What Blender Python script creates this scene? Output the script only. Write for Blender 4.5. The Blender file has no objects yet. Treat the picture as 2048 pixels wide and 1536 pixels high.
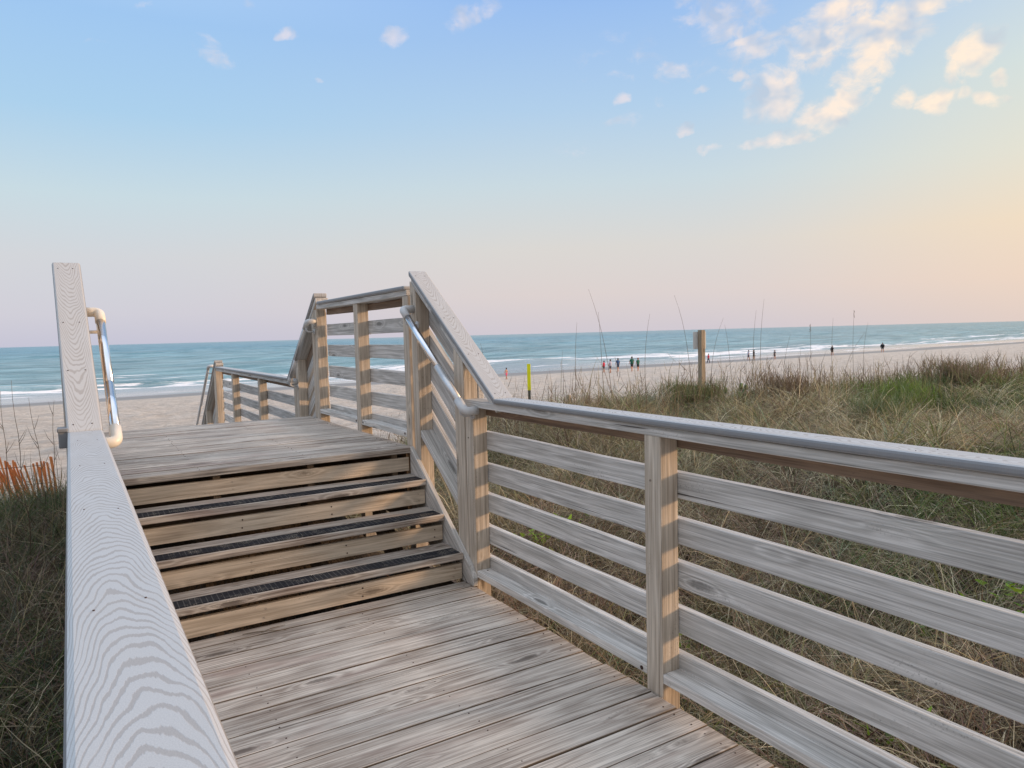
import bpy, bmesh, math, random
import numpy as np
from mathutils import Vector, Matrix
rad = math.radians
random.seed(7); rng = np.random.default_rng(11)
scene = bpy.context.scene
COL = scene.collection

# ------------------------------------------------------------------ camera
cam_d = bpy.data.cameras.new('camera'); cam = bpy.data.objects.new('camera', cam_d); COL.objects.link(cam)
R = ((0.855328, -0.057711, 0.514863), (-0.517444, -0.045653, 0.854499), (-0.025809, -0.997289, -0.06891))
cam.matrix_world = Matrix(((R[0][0], -R[0][1], -R[0][2], 0.0), (R[1][0], -R[1][1], -R[1][2], 0.0), (R[2][0], -R[2][1], -R[2][2], 1.40), (0, 0, 0, 1)))
cam_d.sensor_width = 36; cam_d.lens = 1440 / 2048 * 36; cam_d.clip_end = 40000; cam_d.clip_start = 0.02
scene.camera = cam

# ------------------------------------------------------------------ world, sun, exposure
SUN_AZ, SUN_EL = 112.0, 11.0         # degrees clockwise from +Y (the sea), above the horizon
scene.view_settings.view_transform = 'Standard'; scene.view_settings.look = 'None'
scene.view_settings.exposure = 0.10; scene.view_settings.gamma = 1.0
W = bpy.data.worlds.new('World'); scene.world = W; W.use_nodes = True
nt = W.node_tree; nt.nodes.clear()

class NB:
    """small helper for node trees"""
    def __init__(s, nt): s.nt = nt; s.N = nt.nodes; s.L = nt.links
    def put(s, sock, v):
        if v is None: return
        if isinstance(v, bpy.types.NodeSocket): s.L.new(v, sock)
        else:
            try: sock.default_value = v
            except Exception: sock.default_value = (*v, 1.0)
    def node(s, t, **kw):
        n = s.N.new(t)
        for k, v in kw.items(): setattr(n, k, v)
        return n
    def m(s, op, a=None, b=None, c=None, clamp=False):
        n = s.node('ShaderNodeMath', operation=op, use_clamp=clamp)
        for i, v in enumerate((a, b, c)): s.put(n.inputs[i], v)
        return n.outputs[0]
    def vm(s, op, a=None, b=None, scale=None):
        n = s.node('ShaderNodeVectorMath', operation=op)
        s.put(n.inputs[0], a); s.put(n.inputs[1], b)
        if scale is not None: s.put(n.inputs['Scale'], scale)
        return n.outputs['Value'] if op in ('DOT_PRODUCT', 'LENGTH', 'DISTANCE') else n.outputs[0]
    def mix(s, f, a, b, blend='MIX'):
        n = s.node('ShaderNodeMix', data_type='RGBA', blend_type=blend)
        s.put(n.inputs[0], f); s.put(n.inputs[6], a if isinstance(a, bpy.types.NodeSocket) else (*a, 1)); s.put(n.inputs[7], b if isinstance(b, bpy.types.NodeSocket) else (*b, 1))
        return n.outputs[2]
    def ramp(s, f, stops, interp='LINEAR'):
        n = s.node('ShaderNodeValToRGB'); e = n.color_ramp.elements; n.color_ramp.interpolation = interp
        while len(e) < len(stops): e.new(0.5)
        for k, (p, c) in enumerate(stops):
            e[k].position = p; e[k].color = (*c, 1) if hasattr(c, '__len__') else (c, c, c, 1)
        s.put(n.inputs[0], f); return n.outputs[0]
    def noise(s, v, scale=1, detail=4, rough=0.5, dist=0.0):
        n = s.node('ShaderNodeTexNoise'); s.put(n.inputs['Vector'], v)
        n.inputs['Scale'].default_value = scale; n.inputs['Detail'].default_value = detail
        n.inputs['Roughness'].default_value = rough; n.inputs['Distortion'].default_value = dist
        return n.outputs[0]
    def mr(s, v, a, b, c=0.0, d=1.0, smooth=True):
        n = s.node('ShaderNodeMapRange', interpolation_type='SMOOTHSTEP' if smooth else 'LINEAR')
        for i, x in enumerate((v, a, b, c, d)): s.put(n.inputs[i], x)
        return n.outputs[0]
    def sep(s, v):
        n = s.node('ShaderNodeSeparateXYZ'); s.put(n.inputs[0], v); return n.outputs
    def comb(s, x=0.0, y=0.0, z=0.0):
        n = s.node('ShaderNodeCombineXYZ')
        for i, q in enumerate((x, y, z)): s.put(n.inputs[i], q)
        return n.outputs[0]

def srgb(r, g, b):
    f = lambda c: (c / 255 / 12.92) if c / 255 <= 0.04045 else ((c / 255 + 0.055) / 1.055) ** 2.4
    return (f(r), f(g), f(b))

b = NB(nt)
tc = b.node('ShaderNodeTexCoord'); D = tc.outputs['Generated']
dx, dy, dz = b.sep(D)
hl = b.m('SQRT', b.m('ADD', b.m('MULTIPLY', dx, dx), b.m('MULTIPLY', dy, dy)))
azd = b.m('ARCTAN2', dx, dy)                      # radians clockwise from the sea
rel = b.m('ABSOLUTE', b.m('SUBTRACT', azd, rad(SUN_AZ)))
rel = b.m('MINIMUM', rel, b.m('SUBTRACT', 2 * math.pi, rel))   # angle away from the sun, 0..pi
el = b.m('ARCTAN2', dz, hl)
elf = b.m('DIVIDE', el, rad(60), clamp=True)
A = b.ramp(elf, [(0.0, srgb(196, 195, 212)), (0.035, srgb(205, 203, 214)), (0.10, srgb(208, 210, 215)), (0.17, srgb(198, 216, 224)), (0.26, srgb(170, 206, 234)), (0.36, srgb(158, 197, 238)), (.6, (.66,.82,1.08)), (1.0, (1.08, 1.15, 1.26))])
M_ = b.ramp(elf, [(0.0, srgb(206, 199, 208)), (0.05, srgb(217, 206, 205)), (0.11, srgb(216, 212, 208)), (0.19, srgb(200, 215, 222)), (0.28, srgb(176, 205, 232)), (0.42, srgb(146, 185, 238)), (.65, (.72,.88,1.12)), (1.0, (1.08, 1.15, 1.26))])
Bc = b.ramp(elf, [(0.0, srgb(222, 203, 194)), (0.05, srgb(234, 209, 190)), (0.11, srgb(240, 217, 188)), (0.18, srgb(229, 223, 204)), (0.27, srgb(216, 224, 216)), (0.38, srgb(190, 211, 232)), (.6, (.80,.92,1.10)), (1.0, (.92, 1.06, 1.30))])
G = b.ramp(elf, [(0.0, (1.7, 1.15, .72)), (0.15, (2.1, 1.5, .95)), (0.35, (1.6, 1.35, 1.05)), (0.6, (1.1, 1.1, 1.15)), (1.0, (.92, 1.06, 1.30))])
sky = b.mix(b.mr(rel, rad(112), rad(76)), A, M_)
sky = b.mix(b.mr(rel, rad(68), rad(38)), sky, Bc)
sky = b.mix(b.mr(rel, rad(36), rad(5)), sky, G)
ns = b.node('ShaderNodeTexSky', sky_type='NISHITA', sun_disc=False, sun_elevation=rad(SUN_EL), sun_rotation=rad(SUN_AZ))
sky = b.mix(0.94, b.vm('SCALE', ns.outputs[0], scale=0.09), sky)
# the far sky behind the viewer is hazy and warm like the sun side
sky = b.mix(b.mr(b.m('MULTIPLY', dy, -1.0), 0.1, 0.8, 0, 0.8), sky, b.ramp(elf, [(0, (.66, .50, .37)), (.3, (.70, .60, .52)), (.6, (.80, .86, .96)), (1.0, (1.08, 1.15, 1.26))]))
# clouds: small cumulus fields, placed by azimuth and elevation
BL = [(14.6, 21.1, .8, .38, 5, .8), (22.8, 21.7, .98, .58, 2, .85), (17, 18.7, .45, .2, 3, .5), (9.8, 19.8, 1.5, .8, -26, .45), (5.3, 22.2, .59, .23, 9, .35), (2.7, 19.6, .86, .21, 9, .3), (27.8, 23.1, 1.5, .95, 18, .65), (30.3, 23.7, .9, .5, -1, .55), (12.3, 22.9, .7, .54, 6, .35),
 (40.4, 20.3, 3.4, 1.6, 5, .3), (47.7, 22.3, 3.4, 1.9, -8, .75), (43.9, 18.7, 1.9, .65, -6, .45), (39.6, 18.6, 2.88, .47, -4, .3), (51.0, 19.4, 5.0, 1.1, 6, .62), (55.5, 20.2, 3.6, 1.6, 28, .9), (59.2, 19.4, 3.2, 1.7, 34, 1.05), (56.8, 16.8, 2.1, 1.2, 23, .9), (53.4, 18.2, 2.0, .8, 10, .6),
 (51, 16.5, 1.95, 1.75, -7, 1.1), (55.0, 15.0, 2.5, 1.2, 25, 1.05), (52.6, 13.5, 2.2, .62, 8, .8), (50.2, 13.2, 2.5, .4, -6, .4), (44.9, 14.8, .6, .47, 15, .9), (46.7, 13.3, .85, .38, -5, .75), (48.5, 17.8, .6, .4, -7, .8), (46.3, 17.6, .6, .36, 14, .7), (40.0, 17.2, .6, .45, -4, .8), (43.1, 16.8, 1, .65, -5, .35), (39.9, 15.5, 1.6, .5, 16, .45), (36.8, 13.9, 2.25, .5, -3, .28),
 (59.7, 15.2, .9, .75, -10, .85), (61.8, 14.6, 1.4, .8, 1, 1.0), (64.4, 14.0, 1.3, .6, -11, 1.0), (63.6, 17.2, 1.95, 1.1, 23, 1.0), (62.3, 15.8, .6, .5, -11, .6), (64.9, 15.4, .6, .42, 12, .7), (67.5, 17.5, 1.3, .8, -13, .8), (61.5, 21.2, 2.2, 1.2, -13, .8), (49.1, 20.1, 1.5, .38, 17, .9), (72, 18, 3, 1.2, 5, .9), (80, 16, 4, 1.5, -5, .9), (76, 22, 4, 2, 10, .9)]
wv = b.node('ShaderNodeTexNoise'); b.put(wv.inputs['Vector'], D); wv.inputs['Scale'].default_value = 24; wv.inputs['Detail'].default_value = 7
Dw = b.vm('ADD', D, b.vm('SCALE', b.vm('SUBTRACT', wv.outputs['Color'], (.5, .5, .5)), scale=0.040))
mask = None
for (az, e, a_, b_, rot, st) in BL:
    az, e, rot = rad(az), rad(e), rad(rot)
    c0 = Vector((math.sin(az) * math.cos(e), math.cos(az) * math.cos(e), math.sin(e)))
    h = Vector((math.cos(az), -math.sin(az), 0)); v = h.cross(c0)
    e1 = (h * math.cos(rot) + v * math.sin(rot)) / rad(a_ * 1.25); e2 = (v * math.cos(rot) - h * math.sin(rot)) / rad(b_ * 1.35)
    u = b.m('SUBTRACT', b.vm('DOT_PRODUCT', Dw, tuple(e1)), c0.dot(e1)); w = b.m('SUBTRACT', b.vm('DOT_PRODUCT', Dw, tuple(e2)), c0.dot(e2))
    q = b.m('MULTIPLY_ADD', u, u, b.m('MULTIPLY', w, w))
    k = b.m('MULTIPLY', b.m('SUBTRACT', 1.0, q, clamp=True), st)
    mask = k if mask is None else b.m('MAXIMUM', mask, k)
def cn(off):
    v = b.vm('ADD', D, off)
    v = b.vm('MULTIPLY', v, (1, 1, 1.5))
    return b.m('ADD', b.m('MULTIPLY', b.noise(v, 26, 8, .60, .6), .85), b.m('MULTIPLY', b.noise(v, 120, 4, .6), .15))
n0 = cn((0, 0, 0))
sd = (math.sin(rad(SUN_AZ)) * .004, math.cos(rad(SUN_AZ)) * .004, .0045)
lw = lambda o: b.noise(b.vm('MULTIPLY', b.vm('ADD', D, o), (1, 1, 1.3)), 20, 3, .45)
l0 = lw((0, 0, 0)); l1 = lw(tuple(q * 2.2 for q in sd))
dens = b.m('ADD', mask, b.m('MULTIPLY', b.m('SUBTRACT', n0, .5), 2.6))
alpha = b.m('MULTIPLY', b.mr(dens, .12, 1.1, 0, .90), b.mr(mask, .02, .3))
lit = b.m('ADD', b.m('MULTIPLY', b.m('SUBTRACT', l0, l1), 4.6), .66)
lit = b.m('ADD', lit, b.mr(dens, .3, 1.3, .10, -.10), clamp=True)
lit = b.m('MULTIPLY', lit, b.mr(rel, rad(72), rad(50), .62, 1.15), clamp=True)
warm = b.mr(rel, rad(78), rad(50))
cl = b.mix(lit, b.mix(.45, srgb(192, 196, 208), sky), b.mix(warm, srgb(236, 226, 232), srgb(255, 234, 212)))
sky = b.mix(alpha, sky, cl)
sky = b.mix(b.mr(dz, 0.0, -0.02), sky, (.30, .27, .24))
bg = b.node('ShaderNodeBackground'); b.put(bg.inputs[0], sky); bg.inputs[1].default_value = 1.0
wo = b.node('ShaderNodeOutputWorld'); b.L.new(bg.outputs[0], wo.inputs[0])
sun_d = bpy.data.lights.new('sun', 'SUN'); sun = bpy.data.objects.new('sun', sun_d); COL.objects.link(sun)
sun_d.energy = 3.4; sun_d.angle = rad(9.0); sun_d.color = (1.0, .62, .34)
sv = Vector((math.sin(rad(SUN_AZ)) * math.cos(rad(SUN_EL)), math.cos(rad(SUN_AZ)) * math.cos(rad(SUN_EL)), math.sin(rad(SUN_EL))))
sun.rotation_euler = sv.to_track_quat('Z', 'Y').to_euler()

# ------------------------------------------------------------------ materials
def new_mat(name):
    m = bpy.data.materials.new(name); m.use_nodes = True; t = m.node_tree; t.nodes.clear()
    o = t.nodes.new('ShaderNodeOutputMaterial'); p = t.nodes.new('ShaderNodeBsdfPrincipled'); t.links.new(p.outputs[0], o.inputs[0])
    return m, NB(t), p
def bump(b, p, h, strength, dist):
    n = b.node('ShaderNodeBump'); n.inputs['Strength'].default_value = strength; n.inputs['Distance'].default_value = dist
    b.put(n.inputs['Height'], h); b.L.new(n.outputs[0], p.inputs['Normal'])
def simple(name, col, rough=.6, metal=0.0, var=0.12, scale=30):
    m, b, p = new_mat(name); t = b.node('ShaderNodeTexCoord').outputs['Object']
    n = b.noise(t, scale, 4)
    b.put(p.inputs['Base Color'], b.mix(n, tuple(c * (1 - var) for c in col), tuple(min(1, c * (1 + var)) for c in col)))
    p.inputs['Roughness'].default_value = rough; p.inputs['Metallic'].default_value = metal
    return m
def wood(name, light, dark, stain, crack=.5, ringk=1.0, wear=.5, knots=1.0):
    m, b, p = new_mat(name)
    g = b.node('ShaderNodeAttribute', attribute_name='grain').outputs['Vector']
    ri = b.node('ShaderNodeNewGeometry').outputs['Random Per Island']
    x, y, z = b.sep(g)
    # knots bend the grain
    vo = b.node('ShaderNodeTexVoronoi'); vo.inputs['Scale'].default_value = 1.0
    b.put(vo.inputs['Vector'], b.vm('MULTIPLY', b.vm('ADD', g, b.vm('SCALE', b.noise(g, 6, 2), scale=.02)), (1.9, 8, 8)))
    kd = vo.outputs['Distance']
    kn = b.mr(kd, .34, .04)
    w1 = b.noise(b.vm('MULTIPLY', g, (.55, 9, 9)), 1, 3, .5)
    fld = b.m('ADD', b.m('MULTIPLY', w1, 9), b.m('MULTIPLY', kn, 2.4 * knots))
    fld = b.m('ADD', fld, b.m('MULTIPLY', b.noise(b.vm('MULTIPLY', g, (4, 60, 60)), 1, 3), .5))
    rings = b.m('MULTIPLY_ADD', b.m('SINE', b.m('MULTIPLY', fld, 6.2)), .5, .5)
    rings = b.m('POWER', rings, 1.6)
    fine = b.noise(b.vm('MULTIPLY', g, (3.5, 210, 210)), 1, 4, .6)
    mid = b.noise(b.vm('MULTIPLY', g, (1.6, 55, 55)), 1, 5, .65)
    patch = b.noise(b.vm('MULTIPLY', g, (1.4, 6, 6)), 1, 4, .6)
    big = b.noise(b.node('ShaderNodeNewGeometry').outputs['Position'], 2.3, 4, .6)
    ctr = lambda v, k: b.m('MULTIPLY', b.m('SUBTRACT', v, .5), k)
    mid = b.noise(b.vm('MULTIPLY', g, (2.6, 75, 75)), 1, 6, .7)
    t = b.m('ADD', b.m('ADD', ctr(rings, .38 * ringk), .60), b.m('ADD', ctr(fine, 1.5), ctr(mid, 1.1)))
    t = b.m('ADD', t, b.m('ADD', ctr(patch, 1.1 * wear), ctr(big, 1.3 * wear)), clamp=True)
    c = b.mix(t, dark, light)
    c = b.mix(b.mr(patch, .52, .74, 0, .55 * (.4 + wear)), c, b.mix(t, tuple(q * .45 for q in stain), stain))
    c = b.mix(b.m('MULTIPLY', b.mr(b.m('ADD', kd, b.m('MULTIPLY', b.m('SUBTRACT', b.noise(g, 90, 3), .5), .10)), .17 * knots, .07 * knots), .72), c, tuple(q * .45 for q in dark))
    cr = b.noise(b.vm('MULTIPLY', g, (1.3, 95, 95)), 1, 2, .5)
    crk = b.mr(cr, .69, .76, 0, crack)
    c = b.mix(crk, c, (.028, .022, .018))
    hair = b.mr(b.noise(b.vm('MULTIPLY', g, (.9, 260, 260)), 1, 3, .5), .60, .70, 0, .5 * crack)
    c = b.mix(hair, c, (.06, .05, .042))
    grv = b.mr(b.noise(b.vm('MULTIPLY', g, (.8, 125, 125)), 1, 2, .4), .585, .64, 0, .42 * crack)
    c = b.mix(grv, c, b.vm('SCALE', c, scale=.35))
    # black weathering specks (mildew)
    mil = b.m('MULTIPLY', b.mr(b.noise(g, 130, 3, .7), .56, .68), b.mr(b.noise(b.vm('MULTIPLY', g, (3, 14, 14)), 1, 3), .55, .72))
    c = b.mix(b.m('MULTIPLY', mil, .55), c, (.06, .055, .05))
    hv = b.node('ShaderNodeHueSaturation'); b.put(hv.inputs['Color'], c); b.put(hv.inputs['Value'], b.mr(ri, 0, 1, .84, 1.14, smooth=False))
    b.L.new(hv.outputs[0], p.inputs['Base Color'])
    p.inputs['Roughness'].default_value = .75; p.inputs['Specular IOR Level'].default_value = .3
    h = b.m('SUBTRACT', b.m('ADD', b.m('MULTIPLY', fine, .5), b.m('MULTIPLY', rings, .5)), b.m('MULTIPLY', crk, 1.5))
    bump(b, p, h, .55, .0015)
    return m
M = {}
M['deck'] = wood('weathered_deck', (.67, .61, .54), (.20, .155, .125), (.36, .255, .215), 1.0, wear=.85)
M['rail'] = wood('weathered_rail', (.73, .71, .68), (.31, .295, .27), (.42, .43, .39), .85, ringk=.9, wear=.42)
M['post'] = wood('post_wood', (.64, .57, .48), (.29, .235, .18), (.42, .37, .31), .6, ringk=.9, wear=.25, knots=.8)
M['riser'] = wood('riser_wood', (.63, .54, .43), (.30, .24, .175), (.27, .225, .175), .35, wear=.6)
M['brown'] = wood('brown_wood', (.34, .25, .185), (.15, .105, .08), (.20, .16, .125), .4, wear=.5)  # darker, browner wood for the top rails
M['signpost'] = wood('signpost_wood', (.46, .38, .28), (.22, .175, .13), (.33, .26, .18), .5, wear=.4)
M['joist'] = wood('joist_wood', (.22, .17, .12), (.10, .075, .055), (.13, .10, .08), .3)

def composite():
    m, b, p = new_mat('composite_board')
    g = b.node('ShaderNodeAttribute', attribute_name='grain').outputs['Vector']   # x along, y across from the centre line, z = per board number
    x, y, z = b.sep(g)
    yc = b.m('ADD', y, b.m('MULTIPLY', b.m('SUBTRACT', b.noise(b.comb(b.m('MULTIPLY', x, 2.2), z, 0), 1, 2), .5), .06))
    n1 = b.m('SUBTRACT', b.noise(b.comb(b.m('MULTIPLY', x, 3.2), b.m('MULTIPLY', y, 13), z), 1, 2, .5), .5)
    para = b.m('MULTIPLY', b.m('POWER', b.m('ABSOLUTE', b.m('DIVIDE', yc, .06)), 1.9), .22)
    f = b.m('ADD', b.m('SUBTRACT', x, para), b.m('MULTIPLY', n1, .24))
    jag = b.m('MULTIPLY', b.m('SUBTRACT', b.noise(b.comb(b.m('MULTIPLY', x, 12), b.m('MULTIPLY', y, 330), z), 1, 2), .5), .012)
    jag2 = b.m('MULTIPLY', b.m('SUBTRACT', b.noise(b.comb(b.m('MULTIPLY', x, 60), b.m('MULTIPLY', y, 120), z), 1, 2), .5), .006)
    f = b.m('ADD', f, b.m('ADD', jag, jag2))
    s = b.m('SINE', b.m('MULTIPLY', f, 2 * math.pi / .036))
    wid = b.noise(b.comb(b.m('MULTIPLY', x, 5), b.m('MULTIPLY', y, 30), z), 1, 2)
    line = b.mr(b.m('ADD', s, b.m('MULTIPLY', b.m('SUBTRACT', wid, .5), 1.6)), .30, .85)
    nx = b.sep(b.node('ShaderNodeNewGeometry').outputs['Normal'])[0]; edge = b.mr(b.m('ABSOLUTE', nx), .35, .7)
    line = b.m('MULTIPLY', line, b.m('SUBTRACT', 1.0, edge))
    nz = b.node('ShaderNodeNewGeometry').outputs['Position']
    dirt = b.noise(nz, 9, 5, .6)
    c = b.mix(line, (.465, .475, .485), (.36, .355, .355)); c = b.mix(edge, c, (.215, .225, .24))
    c = b.mix(b.mr(dirt, .35, .75, 0, .14), c, (.42, .38, .33))
    fleck = b.mr(b.noise(g, 700, 2), .35, .65, .94, 1.05)
    c = b.vm('SCALE', c, scale=fleck)
    b.put(p.inputs['Base Color'], c); b.put(p.inputs['Roughness'], b.mr(line, 0, 1, .5, .72))
    p.inputs['Specular IOR Level'].default_value = .4
    bump(b, p, b.m('SUBTRACT', b.m('MULTIPLY', b.noise(g, 900, 2), .25), b.m('MULTIPLY', line, .6)), .2, .0008)
    return m
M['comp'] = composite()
M['nail'] = simple('rusty_nail', (.06, .032, .022), .75, .1)
M['compedge'] = simple('composite_edge', (.20, .21, .225), .55)
M['pvc'] = simple('cream_plastic', (.72, .69, .62), .38, 0, .06)
M['pvcgrey'] = simple('grey_plastic', (.52, .53, .54), .4, 0, .06)
M['alu'] = simple('polished_aluminium', (.78, .80, .84), .16, 1.0, .05)
M['dull'] = simple('dull_aluminium', (.62, .63, .64), .42, .7, .12, 60)
def grip():
    m, b, p = new_mat('grip_strip')
    g = b.node('ShaderNodeAttribute', attribute_name='grain').outputs['Vector']
    x, y, z = b.sep(g)
    gx = b.m('GREATER_THAN', b.m('PINGPONG', x, .0125), .0105); gy = b.m('GREATER_THAN', b.m('PINGPONG', y, .008), .0067)
    gr = b.m('MAXIMUM', gx, gy)
    sandm = b.mr(b.noise(g, 14, 3), .50, .64); sp = b.mr(b.noise(g, 420, 2), .57, .66)
    c = b.mix(b.m('MULTIPLY', gr, b.mr(b.noise(g, 6, 2), .4, .6, .15, .6)), (.016, .017, .022), (.13, .125, .12))
    c = b.mix(b.m('MULTIPLY', sandm, sp), c, (.42, .37, .30))
    b.put(p.inputs['Base Color'], c); p.inputs['Roughness'].default_value = .9; p.inputs['Specular IOR Level'].default_value = .12
    bump(b, p, gr, .6, .002); return m
M['grip'] = grip()

def sand_mat():
    m, b, p = new_mat('beach_sand')
    P = b.node('ShaderNodeNewGeometry').outputs['Position']; x, y, z = b.sep(P)
    shore = b.m('SUBTRACT', y, b.m('MULTIPLY', x, .035))     # metres seawards
    wob = b.m('MULTIPLY', b.m('SUBTRACT', b.noise(b.vm('MULTIPLY', P, (.018, .05, 0)), 1, 3), .5), 16)
    sh = b.m('ADD', shore, wob)
    wet = b.mr(sh, 84, 90)
    foot = b.noise(b.vm('MULTIPLY', P, (2.2, 2.2, 1)), 1.6, 6, .75)
    gr = b.noise(P, 60, 3, .6)
    foot_shade = b.noise(b.vm('MULTIPLY', P, (.9, 1.6, 1)), 1, 4, .65)
    dry = b.mix(b.m('ADD', b.m('MULTIPLY', b.mr(foot, .36, .64), .5), b.m('MULTIPLY', b.mr(foot_shade, .36, .64), .5)), (.36, .31, .265), (.76, .69, .61)); dry = b.mix(b.mr(gr, .3, .7), dry, b.mix(.5, dry, (.62, .555, .49)))  # footprint light and shade painted as mottling in the dry sand colour
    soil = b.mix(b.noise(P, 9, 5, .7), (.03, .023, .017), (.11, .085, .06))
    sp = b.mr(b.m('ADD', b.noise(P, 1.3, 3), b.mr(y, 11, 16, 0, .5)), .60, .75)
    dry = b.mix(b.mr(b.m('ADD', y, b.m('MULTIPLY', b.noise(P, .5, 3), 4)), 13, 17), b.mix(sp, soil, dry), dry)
    wetc = b.mix(b.noise(b.vm('MULTIPLY', P, (.1, .5, 1)), 1, 3), (.20, .18, .165), (.26, .235, .21))
    c = b.mix(wet, dry, wetc)
    # tidal line of drier sand
    b.put(p.inputs['Base Color'], c)
    pool = b.mr(b.m('ADD', b.noise(b.vm('MULTIPLY', P, (.02, .11, 0)), 1, 3), b.mr(sh, 88, 104, -.2, .16)), .45, .56)
    rough = b.mix(wet, (.9,) * 3, b.mix(pool, (.55,) * 3, (.08,) * 3))
    b.put(p.inputs['Roughness'], rough); b.put(p.inputs['Specular IOR Level'], b.mix(wet, (.15,) * 3, (.6,) * 3))
    h = b.m('MULTIPLY', b.m('ADD', b.m('MULTIPLY', foot, 1.0), b.m('MULTIPLY', gr, .08)), b.m('SUBTRACT', 1, wet))
    bump(b, p, h, 1.0, .22)
    return m
M['sand'] = sand_mat()

def sea_mat():
    m, b, p = new_mat('sea_water')
    P = b.node('ShaderNodeNewGeometry').outputs['Position']; x, y, z = b.sep(P)
    sh = b.m('SUBTRACT', y, b.m('MULTIPLY', x, .035))
    sh = b.m('ADD', sh, b.m('MULTIPLY', b.m('SUBTRACT', b.noise(b.vm('MULTIPLY', P, (.012, .03, 0)), 1, 3), .5), 22))
    # foam: two breaking lines and lacy wash between them and the beach
    lace = b.noise(b.vm('MULTIPLY', P, (.09, .30, 0)), 1, 6, .68)
    str_ = b.noise(b.vm('MULTIPLY', P, (.02, .42, 0)), 1, 4, .6)
    band = b.ramp(b.mr(sh, 90, 210, smooth=False), [(0, 0.86), (.06, .55), (.14, .34), (.18, .52), (.25, .80), (.31, .52), (.38, .34), (.46, .66), (.53, .26), (.62, .22), (.72, .12), (1, 0)])
    fo = b.mr(b.m('ADD', b.m('ADD', band, b.m('MULTIPLY', b.m('SUBTRACT', lace, .5), 1.5)), b.m('MULTIPLY', b.m('SUBTRACT', str_, .5), 1.5)), .62, .78)
    caps = b.mr(b.noise(b.vm('MULTIPLY', P, (.035, .11, 0)), 1, 5, .7), .715, .75)
    fo = b.m('MAXIMUM', fo, b.m('MULTIPLY', caps, .8))
    far = b.mr(sh, 110, 900)
    big = b.noise(b.vm('MULTIPLY', P, (.010, .06, 0)), 1, 5, .62)
    c = b.mix(far, (.17, .335, .37), (.065, .25, .335))
    sm = b.noise(b.vm('MULTIPLY', P, (.05, .26, 0)), 1, 5, .7)
    c = b.mix(b.mr(big, .36, .66), b.vm('SCALE', c, scale=.82), b.vm('SCALE', c, scale=1.35)); c = b.mix(b.mr(sm, .40, .62), b.vm('SCALE', c, scale=.66), b.mix(.16, c, (.8, .8, .8)))
    c = b.mix(b.mr(sh, 125, 98), c, (.42, .40, .40))
    side = b.mr(x, 100, 1500); c = b.mix(side, c, b.mix(.45, c, (.26, .34, .32)))
    c = b.mix(fo, c, (.90, .88, .88))
    b.put(p.inputs['Base Color'], c)
    b.put(p.inputs['Roughness'], b.mix(fo, b.mix(b.mr(sh, 130, 98), (.30,) * 3, (.12,) * 3), (.8,) * 3)); p.inputs['IOR'].default_value = 1.33
    b.put(p.inputs['Specular IOR Level'], .45)
    h = b.m('ADD', b.noise(b.vm('MULTIPLY', P, (.25, .8, 0)), 1, 5, .65), b.m('MULTIPLY', b.noise(b.vm('MULTIPLY', P, (.05, .2, 0)), 1, 3), 1.5))
    n = b.node('ShaderNodeBump'); b.put(n.inputs['Strength'], b.mr(sh, 96, 130, .03, .8)); n.inputs['Distance'].default_value = .9
    b.put(n.inputs['Height'], h); b.L.new(n.outputs[0], p.inputs['Normal'])
    return m
M['sea'] = sea_mat()

def blade_mat(name, trans=.25):
    m, b, p = new_mat(name)
    c = b.node('ShaderNodeAttribute', attribute_name='tint').outputs['Color']
    b.put(p.inputs['Base Color'], c); p.inputs['Roughness'].default_value = .6; p.inputs['Specular IOR Level'].default_value = .25
    t = b.node('ShaderNodeBsdfTranslucent'); b.put(t.inputs[0], c)
    mx = b.node('ShaderNodeMixShader'); mx.inputs[0].default_value = trans
    b.L.new(p.outputs[0], mx.inputs[1]); b.L.new(t.outputs[0], mx.inputs[2])
    o = [n for n in b.N if n.type == 'OUTPUT_MATERIAL'][0]; b.L.new(mx.outputs[0], o.inputs[0]); return m
M['grass'] = blade_mat('grass_blades')

# ------------------------------------------------------------------ object helpers
def tag(o, label=None, cat=None, group=None, kind=None):
    if label: o['label'] = label
    if cat: o['category'] = cat
    if group: o['group'] = group
    if kind: o['kind'] = kind
    return o
ORG = {}
def thing(name, loc, label, cat, group=None):
    o = bpy.data.objects.new(name, None); COL.objects.link(o); o.location = loc; o.empty_display_size = .1
    ORG[o.name] = Vector(loc); return tag(o, label, cat, group)
def attach(o, parent):
    org = Vector((0, 0, 0))
    if parent is not None:
        org = ORG[parent.name]; o.parent = parent
    ORG[o.name] = org; return org

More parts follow.
